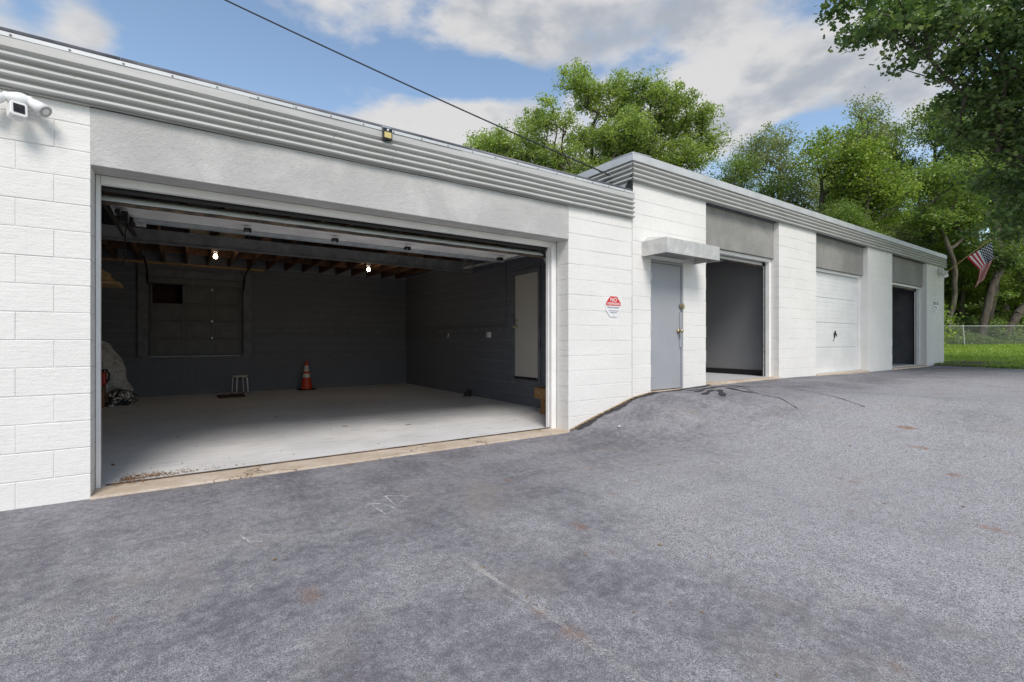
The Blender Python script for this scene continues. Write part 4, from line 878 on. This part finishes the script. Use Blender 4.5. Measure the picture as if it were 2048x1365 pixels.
# ------------------------------------------------------------------ trees
def quads_mesh(name, v, nper, mat):
    n = len(v)//nper; me = bpy.data.meshes.new(name); me.vertices.add(len(v)); me.vertices.foreach_set('co', v.astype(np.float32).ravel())
    me.loops.add(len(v)); me.loops.foreach_set('vertex_index', np.arange(len(v), dtype=np.int32)); me.polygons.add(n)
    me.polygons.foreach_set('loop_start', np.arange(0, len(v), nper, dtype=np.int32)); me.polygons.foreach_set('loop_total', np.full(n, nper, dtype=np.int32))
    me.materials.append(M[mat]); me.update(calc_edges=True); return me
DIA = np.array([(-.5, 0), (-.05, -.30), (.5, 0), (-.05, .30)])
LOB = np.array([(-.5, 0), (-.22, -.34), (-.05, -.13), (.12, -.38), (.5, 0), (.12, .38), (-.05, .13), (-.22, .34)])
def leaves(cent, size, rs, shape=DIA, up=.55, droop=0.):
    n = len(cent); N = rs.normal(size=(n, 3)); N[:, 2] = np.abs(N[:, 2]) + up; N /= np.linalg.norm(N, axis=1)[:, None]
    T = rs.normal(size=(n, 3)); T[:, 2] -= droop; T -= N*(T*N).sum(1)[:, None]; T /= np.linalg.norm(T, axis=1)[:, None]; B_ = np.cross(N, T)
    s = size*rs.uniform(.65, 1.3, n)[:, None, None]; sh_ = shape
    return (cent[:, None] + s*(T[:, None]*sh_[None, :, :1] + B_[:, None]*sh_[None, :, 1:] - N[:, None]*(.35*(sh_[None, :, 1:]**2)))).reshape(-1, 3)
def make_tree(seed, trunk, lobes, ntips, per, lsize, spread, base_r, mat, shape=DIA, droop=0., up=.55, shell=.45, flat=.55, wexp=1.):
    rs = np.random.default_rng(seed); trunk = [np.array(p, float) for p in trunk]; nodes = [trunk[0]]; par = [-1]
    for a, b in zip(trunk, trunk[1:]):
        n = max(1, int(np.linalg.norm(b-a)/.6)); 
        for i in range(1, n+1): nodes.append(a+(b-a)*i/n + rs.normal(0, .03, 3)); par.append(len(nodes)-2)
    vol = np.array([l[3]*l[4]*l[5] for l in lobes])**wexp; idx = rs.choice(len(lobes), ntips, p=vol/vol.sum()); L = np.array(lobes)[idx]
    d = rs.normal(size=(ntips, 3)); d /= np.linalg.norm(d, axis=1)[:, None]; tips = L[:, :3] + d*L[:, 3:]*(rs.uniform(0, 1, ntips)**shell)[:, None]
    first = len(trunk) and max(1, int(len(nodes)*.35)); arr = list(nodes); start = first
    order = np.argsort(np.linalg.norm(tips-trunk[-1], axis=1)); ends = []
    for k in order:
        t = tips[k]; A = np.array(arr[start:]); hd_ = np.hypot(A[:, 0]-t[0], A[:, 1]-t[1]); dd = np.linalg.norm(A-t, axis=1) + 1.6*np.maximum(0, A[:, 2]-t[2]+.1+.55*hd_) ; j = int(np.argmin(dd))+start; p0 = arr[j]; D = np.linalg.norm(t-p0); n = max(1, int(D/.55)); pj = j
        mid = (p0+t)/2 + rs.normal(0, .10*D, 3) - np.array((0, 0, .08*D))
        for i in range(1, n+1):
            f = i/n; q = (1-f)**2*p0 + 2*f*(1-f)*mid + f*f*t; arr.append(q); par.append(pj); pj = len(arr)-1
        ends.append(pj)
    cnt = np.zeros(len(arr))
    for e_ in ends: cnt[e_] += 1
    for i in range(len(arr)-1, 0, -1): cnt[par[i]] += cnt[i]
    rad = base_r*(np.maximum(cnt, .6)/max(cnt[0], 1))**.5; rad = np.maximum(rad, .011); nt_ = len(nodes)
    A = np.array(arr); pr = np.array(par[1:]); ch = np.arange(1, len(arr)); a, b = A[pr], A[ch]; D = b-a; D /= np.maximum(np.linalg.norm(D, axis=1)[:, None], 1e-6)
    ref = np.where(np.abs(D[:, 2:]) > .9, np.array([[1., 0, 0]]), np.array([[0, 0, 1.]])); U = np.cross(D, ref); U /= np.linalg.norm(U, axis=1)[:, None]; Wv = np.cross(D, U); ns = 6
    an = np.arange(ns)*2*pi/ns; ring = U[:, None]*np.cos(an)[None, :, None] + Wv[:, None]*np.sin(an)[None, :, None]
    r0 = np.minimum(rad[pr], rad[ch]*1.5)[:, None, None]; r1 = rad[ch][:, None, None]
    v = np.concatenate([a[:, None]+ring*r0, b[:, None]+ring*r1 + D[:, None]*.01], 1); m = len(pr); base = (np.arange(m)*2*ns)[:, None, None]; k_ = np.arange(ns); fq = np.stack([k_, (k_+1) % ns, ns+(k_+1) % ns, ns+k_], -1)[None]+base
    me = bpy.data.meshes.new('trunk'); me.from_pydata(v.reshape(-1, 3).tolist(), [], fq.reshape(-1, 4).tolist()); me.materials.append(M['bark']); me.polygons.foreach_set('use_smooth', [True]*len(me.polygons))
    # leaf clumps round each tip, a few along the last twigs
    T = A[np.array(ends)]; sizes = rs.uniform(.5, 1.6, len(T)); c = np.repeat(T, per, 0); sg = np.repeat(sizes, per)[:, None]*spread
    dv = rs.normal(size=c.shape); dv /= np.linalg.norm(dv, axis=1)[:, None]; dv *= rs.uniform(0, 1, len(c))[:, None]**.5*1.7
    c = c + dv*sg*np.array([1, 1, flat]); keep = rs.uniform(size=len(c)) < np.repeat(np.clip(sizes, .5, 1.), per)
    tw = np.where(cnt < 4)[0]; tw = tw[tw > nt_]; c2 = A[rs.choice(tw, max(1, int(len(c)*.12)))] + rs.normal(size=(max(1, int(len(c)*.12)), 3))*spread*.6
    lv = leaves(np.concatenate([c[keep], c2]), lsize, rs, shape, up, droop); cr = quads_mesh('crown', lv, len(shape), mat)
    return me, cr
def place_tree(name, label, meshes, loc, rz=0, sc=1., group=None, cat='tree', szz=None):
    t = thing(name, label, cat, loc, rz, group); t.scale = (sc, sc, szz or sc); link('trunk', meshes[0], t); tag(link('crown', meshes[1], t), kind='stuff') ; return t
def gp(px, d): q = V(px, 682, d); return Vector((q.x, q.y, max(0.2, LZ(q.x, q.y))))
# the big tree behind the roofs, laid out in its own frame: lateral axis = image right
def frame_lobes(px0, d0, items):
    """(px,py,depth offset,rx,ry,rz) -> local lobes about the tree base"""
    b = gp(px0, d0); out = []
    for px, py, dd, rx, rz in items:
        q = V(px, py, d0+dd) - b; out.append((q.x, q.y, q.z, rx, rx, rz))
    return b, out
b, lob = frame_lobes(1195, 25, [(1150,165,0,1.0,.8),(1185,200,1,1.0,1.0),(1095,235,-1,1.2,.9),(1060,270,1,1.0,.7),(1240,200,1,1.2,1.3),(1290,190,0,1.3,1.0),(1350,200,-1,1.1,.9),(1330,250,1,1.5,1.1),(1390,240,0,1.1,.9),(1415,285,0,.9,.6),(1260,270,-1,1.6,1.2),(1190,290,1,1.6,1.1),(1110,320,0,1.5,.9),(1040,310,0,1.2,.8),(985,300,-1,1.3,.9),(945,300,0,.7,.8),(1000,350,1,1.6,.9),(1360,320,0,1.5,1.0),(1290,340,1,1.8,1.1),(1180,370,0,2,1.0),(1080,380,0,2,1.0)])
bt = make_tree(21, [(0,0,0), (.1,.1,2.5), (-.3,.2,4.5), (.1,-.1,7.5), (.2,0,10)], lob, 1500, 78, .125, .27, .40, 'leaf_light', flat=.65, shell=.45)
place_tree('oak_tree', 'largest broad green tree standing alone behind the meeting of the two roofs', bt, b)
# variants for the wood at the right
def variant(seed, H, R, mat, ntips=620, per=66, lsize=.125, z0=.22):
    rs = random.Random(seed); lb = []
    for i in range(17):
        a = i*2.4+rs.uniform(-.5, .5); z = H*(z0 + (.90-z0)*((i*.618) % 1.)); rr = R*(1.0-.9*max(0, (z/H-.5)))*rs.uniform(.35, .85); lb.append((rr*cos(a), rr*sin(a), z, R*.36, R*.36, H*rs.uniform(.07, .12)))
    lb.append((0, 0, H*.92, R*.35, R*.35, H*.07))
    return make_tree(seed, [(0,0,0), (.1,.0,H*.2), (rs.uniform(-.25,.25), .1, H*.5), (0,0,H*.85)], lb, ntips, per, lsize, .36, .20, mat)
vA = variant(31, 12, 3.6, 'leaf_mid'); vB = variant(32, 14, 3.4, 'leaf_pale', per=55); vC = variant(33, 9, 3.4, 'leaf_yellow', z0=.12); vD = variant(34, 11, 3.8, 'leaf_dark', z0=.10, per=75)
wood = [  # px, depth, target top py, variant, H, label
 (1470, 33, 300, vA, 12, 'mid green tree just right of the largest tree, behind the roof line'),
 (1560, 36, 236, vB, 14, 'pale airy tree over the first bay of the taller row'),
 (1640, 31, 262, vC, 9, 'yellow green tree over the closed white bay door'),
 (1725, 40, 185, vB, 14, 'tallest pale tree over the right half of the roof row'),
 (1800, 42, 230, vA, 12, 'hazy green tree behind the tallest pale one'),
 (1870, 39, 200, vA, 12, 'dense green tree above the right end of the roof'),
 (1735, 29, 320, vC, 9, 'bright yellow green tree low over the third bay'),
 (1545, 30, 345, vD, 11, 'dark low tree touching the roof of the row between the pale ones'),
 (1690, 29, 395, vA, 12, 'low green tree filling in above the second pier'),
 (1940, 41, 235, vA, 12, 'broad green tree behind the flag'),
 (2010, 38, 250, vA, 12, 'light green tree behind the near oak boughs'),
 (1925, 35.5, 455, vC, 9, 'bushy young tree below the flag pole'), (1985, 36, 470, vC, 9, 'bushy young tree around the thick trunk behind the flag'), (2045, 35.5, 490, vC, 9, 'bushy young tree near the leaning trunk at the right edge'),
 (2080, 40, 200, vA, 12, 'tall tree at the right edge of the wood'),
 (1380, 40, 345, vD, 11, 'dark tree crown showing low behind the largest tree'),
 (1010, 36, 345, vA, 12, 'small crown peeking over the low roof at the left of the largest tree'),
 (1815, 38, 400, vD, 11, 'leafy tree right behind the end of the roof'),
 (1990, 45, 330, vD, 11, 'deep shaded tree far behind the fence'), (1900, 47, 320, vD, 11, 'shaded tree far behind the eave corner')]
for i, (px, d, py, vr, H, lb) in enumerate(wood):
    q = gp(px, d); top = CAM.z+(682.5-py)*d/967.-q.z; sz = top/(H*1.0); place_tree('woodland_tree', lb, vr, q, i*1.9, max(.75, min(1.35, sz*.92)), 'trees of the wood behind the garages', szz=sz)
# trees with visible trunks behind the fence
def trunk_tree(px, d, pts, r, lobes, label, seed, mat='leaf_mid', ntips=130, per=90):
    b = gp(px, d); P = [V(x, y, d+o)-b for x, y, o in pts]; P[0].z = -.2; L = []
    for x, y, o, rx, rz in lobes: q = V(x, y, d+o)-b; L.append((q.x, q.y, q.z, rx, rx, rz))
    place_tree('woodland_tree', label, make_tree(seed, [tuple(p) for p in P], L, ntips, per, .18, .45, r, mat), b, 0, 1, 'trees with bare trunks behind the fence')
trunk_tree(1897, 33, [(1897,700,0),(1900,640,0),(1912,590,0),(1910,545,0),(1900,500,0)], .15, [(1860,440,0,1.6,1.0),(1920,420,1,1.8,1.0),(1880,360,-1,1.8,1.1),(1960,450,0,1.3,.8)], 'forked dark tree rising just right of the garage corner', 51)
trunk_tree(1972, 34, [(1972,700,0),(1975,630,0),(1988,560,0),(1996,500,0),(1985,430,0)], .32, [(1970,360,0,2,1.2),(2020,400,1,1.8,1.0),(1940,330,-1,1.6,1),(2030,330,0,1.8,1),(2000,590,-1,.8,.5),(1942,610,-.5,.7,.4),(1970,480,-1,1,.5)], 'thick trunked tree behind the hanging flag', 52)
trunk_tree(1958, 32.5, [(1955,700,0),(1965,660,0),(1978,600,0),(1990,560,0)], .22, [(2000,520,0,1.0,.6),(1975,500,0,1.0,.5)], 'thin leaning trunk beside the thick one', 53, 'leaf_dark', 50, 70)
trunk_tree(2012, 33, [(2008,700,0),(2015,665,0),(2035,630,0),(2062,600,0)], .26, [(2080,570,0,1.2,.6),(2060,540,0,1.0,.5)], 'strongly leaning trunk at the right end of the fence', 54, 'leaf_mid', 50, 70)
trunk_tree(1926, 37, [(1926,700,0),(1927,640,0),(1925,560,0),(1928,480,0)], .28, [(1925,430,0,1.6,.9),(1940,380,0,1.6,.9)], 'straight pale trunk left of the flag', 55, 'leaf_mid', 80, 80)
trunk_tree(2050, 35, [(2046,700,0),(2040,600,0),(2046,500,0),(2040,430,0)], .30, [(2040,380,0,1.8,1),(2010,430,0,1.4,.7)], 'upright trunk at the right edge of the view', 56, 'leaf_dark', 80, 80)
# shrubs along the back of the fence
def shrub_mesh(seed, mat, H=2.0, R=1.3):
    rs = random.Random(seed); lb = [(rs.uniform(-.6, .6)*R, rs.uniform(-.6, .6)*R, H*rs.uniform(.3, .85), R*.5, R*.5, H*.22) for _ in range(7)]
    return make_tree(seed, [(0,0,0), (0,0,H*.3), (.1,0,H*.5)], lb, 90, 90, .13, .28, .05, mat)
sA = shrub_mesh(61, 'leaf_mid'); sB = shrub_mesh(62, 'leaf_dark'); sC = shrub_mesh(63, 'leaf_yellow')
places = ['by the garage corner', 'left of the white fence post', 'behind the white fence post', 'under the forked tree', 'below the hanging flag', 'at the foot of the thick trunk', 'right of the thick trunk', 'beside the leaning trunk', 'at the right edge', 'deeper in the shade']
pos = [(1893, 33.4, .75), (1912, 35.5, 1.0), (1932, 34.6, .85), (1905, 37, 1.3), (1950, 34, .95), (1965, 37, 1.2), (1992, 33.6, .9), (2015, 35.5, 1.1), (2045, 33.6, 1.0), (1985, 40, 1.7), (1940, 41, 1.8), (2030, 40, 1.7), (1895, 41, 1.8)]
for i, (px, d, sc) in enumerate(pos):
    kind = ('mid green', 'dark green', 'yellow green')[i % 3]; lb = '%s leafy bush behind the fence, %s' % (kind, places[i] if i < len(places) else ['behind the flag far in', 'far right in the shade', 'far in behind the corner'][i-10])
    place_tree('bush', lb, (sA, sB, sC)[i % 3], gp(px, d), i*2.3, sc, 'bushes behind the chain link fence', 'bush')
# far wood as one mass
rs_ = np.random.default_rng(77); n = 52000; lat = rs_.uniform(-8, 62, n); dep = rs_.uniform(44, 62, n); hh = 7.5 + 1.6*np.sin(lat*.5) + 1.2*np.sin(lat*1.3+1); z = .5 + hh*rs_.uniform(0, 1, n)**.85
c = np.stack([CAM.x+dep*FW[0]+lat*RT[0], CAM.y+dep*FW[1]+lat*RT[1], z], -1); nz_ = np.sin(c[:, 0]*.9)+np.sin(c[:, 1]*1.1+2)+np.sin(c[:, 2]*1.7+c[:, 0]*.6); c = c[nz_ > -.9]
far = link('far_woods', quads_mesh('far_woods', leaves(c, .55, rs_), 4, 'leaf_dark')); tag(far, kind='stuff')
# undergrowth at the fence, ivy and weeds
n = 26000; lat = rs_.uniform(21, 36, n); dep = 30.9 + rs_.uniform(0, 1, n)**1.5*6; hgt = (.45+.17*np.sin(lat*2.1)+.15*np.sin(lat*.9+1))*rs_.uniform(0, 1, n)*(.7+.5*np.minimum(dep-30.6, 3)); X = CAM.x+dep*FW[0]+lat*RT[0]; Y = CAM.y+dep*FW[1]+lat*RT[1]
c = np.stack([X, Y, lawn(X, Y)+.02+np.maximum(hgt, 0)], -1); tag(link('undergrowth', quads_mesh('undergrowth', leaves(c, .13, rs_), 4, 'leaf_mid')), kind='stuff')
# lawn blades
n = 60000; lat = rs_.uniform(12, 36, n); dep = 12.0 + 20*rs_.uniform(0, 1, n)**.8; X = CAM.x+dep*FW[0]+lat*RT[0]; Y = CAM.y+dep*FW[1]+lat*RT[1]; ok = (X > 19.65+.14*np.sin(Y*1.1)) & ~((X < 21.8) & (Y > -.7)); X, Y, dep = X[ok], Y[ok], dep[ok]
n = len(X); a = rs_.uniform(0, 2*pi, n); w = .010+.0008*dep; h = rs_.uniform(.03, .085, n)*(1+.02*dep); lean = rs_.normal(0, .03, (n, 2)); Zb = lawn(X, Y)-.01; v = np.zeros((n, 3, 3))
v[:, 0] = np.stack([X-w*np.cos(a), Y-w*np.sin(a), Zb], -1); v[:, 1] = np.stack([X+w*np.cos(a), Y+w*np.sin(a), Zb], -1); v[:, 2] = np.stack([X+lean[:, 0], Y+lean[:, 1], Zb+h], -1)
tag(link('grass', quads_mesh('grass', v.reshape(-1, 3), 3, 'grass_blade')), kind='stuff')
n = 5200; Yw = rs_.uniform(-9, .3, n); Xw = 19.72+.14*np.sin(Yw*1.1)+np.abs(rs_.normal(0, .14, n)); cw = np.stack([Xw, Yw, lawn(Xw, Yw)+rs_.uniform(0, .10, n)*rs_.uniform(0, 1, n)], -1)
tag(link('edge_weeds', quads_mesh('edge_weeds', leaves(cw, .05, rs_), 4, 'leaf_mid')), kind='stuff')
# chain link fence
def fence():
    D = 30.5; O = V(1928, 682, D); O.z = LZ(O.x, O.y); r = thing('chain_link_fence', 'chain link fence with white top rail along the far edge of the lawn', 'fence', O, math.atan2(RT[1], RT[0]))
    for x in (-10.8, -6.9, -3.95, 0, 3.95, 7.9):
        MB().tube([(x+.04 if x == 0 else x, 0, -.2), (x-.07 if x == 0 else x, 0, 1.26)], .034, 10).ball((x-.07 if x == 0 else x, 0, 1.27), .036).build('post', 'fence_metal', r)
    MB().tube([(-12, 0, 1.22), (9.5, 0, 1.26)], .022, 8).build('top_rail', 'fence_metal', r); m = MB(); s_ = .085
    for i in range(int(14/s_)):
        x = -5 + i*s_; m.tube([(x, .03, .02), (x+1.19, .03, 1.21)], .0033, 3, False); m.tube([(x+1.19, .036, .02), (x, .036, 1.21)], .0033, 3, False)
    tag(m.build('wire_mesh', 'fence_wire', r), kind='stuff')
fence()
# near oak: trunk off to the right, boughs reaching into the view
def near_oak():
    base = Vector((19.9, -4.6, .45)); items = [(1735,15,9.6,.65,.4),(1745,65,9.6,.65,.35),(1745,-60,10,.9,.6),(1800,30,10,.8,.5),(1810,70,9.8,.6,.3),(1870,60,10.2,1.0,.7),(1850,-80,10.5,1.3,.9),(1930,110,10.5,.9,.7),(1990,60,10.3,1.0,.8),(1960,-60,11,1.4,1.0),
        (1930,210,10.8,.7,.55),(1990,190,11,.9,.7),(2040,150,10.6,.9,.8),(1920,270,11,.5,.35),(1975,280,11.2,.8,.6),(2040,270,11,.8,.7),(1990,340,11.5,.7,.5),(2050,360,11.3,.8,.6),(2040,430,11.8,.7,.5),(2100,200,11.5,1.3,1.1),(2130,60,12,1.6,1.3),(2120,350,12,1.1,.9),(2200,200,13,1.8,1.5),(2050,-150,12,2.0,1.2),(2250,0,13,2,1.6),(2000,470,12.5,.6,.3)]
    L = []
    for px, py, d, rx, rz in items: q = V(px, py, d)-base; L.append((q.x, q.y, q.z, rx, rx, rz))
    # unseen crown outside the frame; extra lobes added to shade the end piers
    for x, y, z, rr in ((0,0,8.5,2.2),(2,-2,8,2.2),(-1.5,-2.5,8,2.0),(1,2.2,8,2.0),(3,1,7,1.8),(-3,-1.5,9.5,1.8),(0,0,10.5,2),(-2,0,8,1.8),(-4.4,-.4,8.3,1.8),(-6.4,-.7,8.9,1.8),(-2.5,.8,8.2,1.6),(-3.2,-1.4,7.6,1.6),(-.5,-.5,7,1.8),(-3,-3,6.8,2.2),(0,-4,7.2,2.5),(-5.2,-3.2,8,2),(3,-3,6.5,2.2),(-3.4,.9,5.8,1.2),(-5.4,.6,6.4,1.2),(-7.4,0,7.1,1.3),(-1.5,.2,5.6,1.4),(-6.5,-2,7.2,1.5),(-2.9,1.6,5,1.1),(-1.4,2.0,4.9,1.2),(-.2,2.6,5.2,1.3),(-4.2,1.2,5.6,1.0)): L.append((x, y, z, rr, rr, rr*.6))
    t = make_tree(91, [(0,0,-.3), (.05,0,1.5), (-.2,.1,3.0), (-.5,.3,4.6), (-.9,.3,6.2), (-1.2,.2,7.6)], L, 2500, 44, .12, .20, .22, 'leaf_near', LOB, droop=.7, up=.3, shell=.55, flat=.55, wexp=.6)
    place_tree('near_oak_tree', 'dark leaved oak whose near boughs hang in from the upper right corner', t, base)
near_oak()
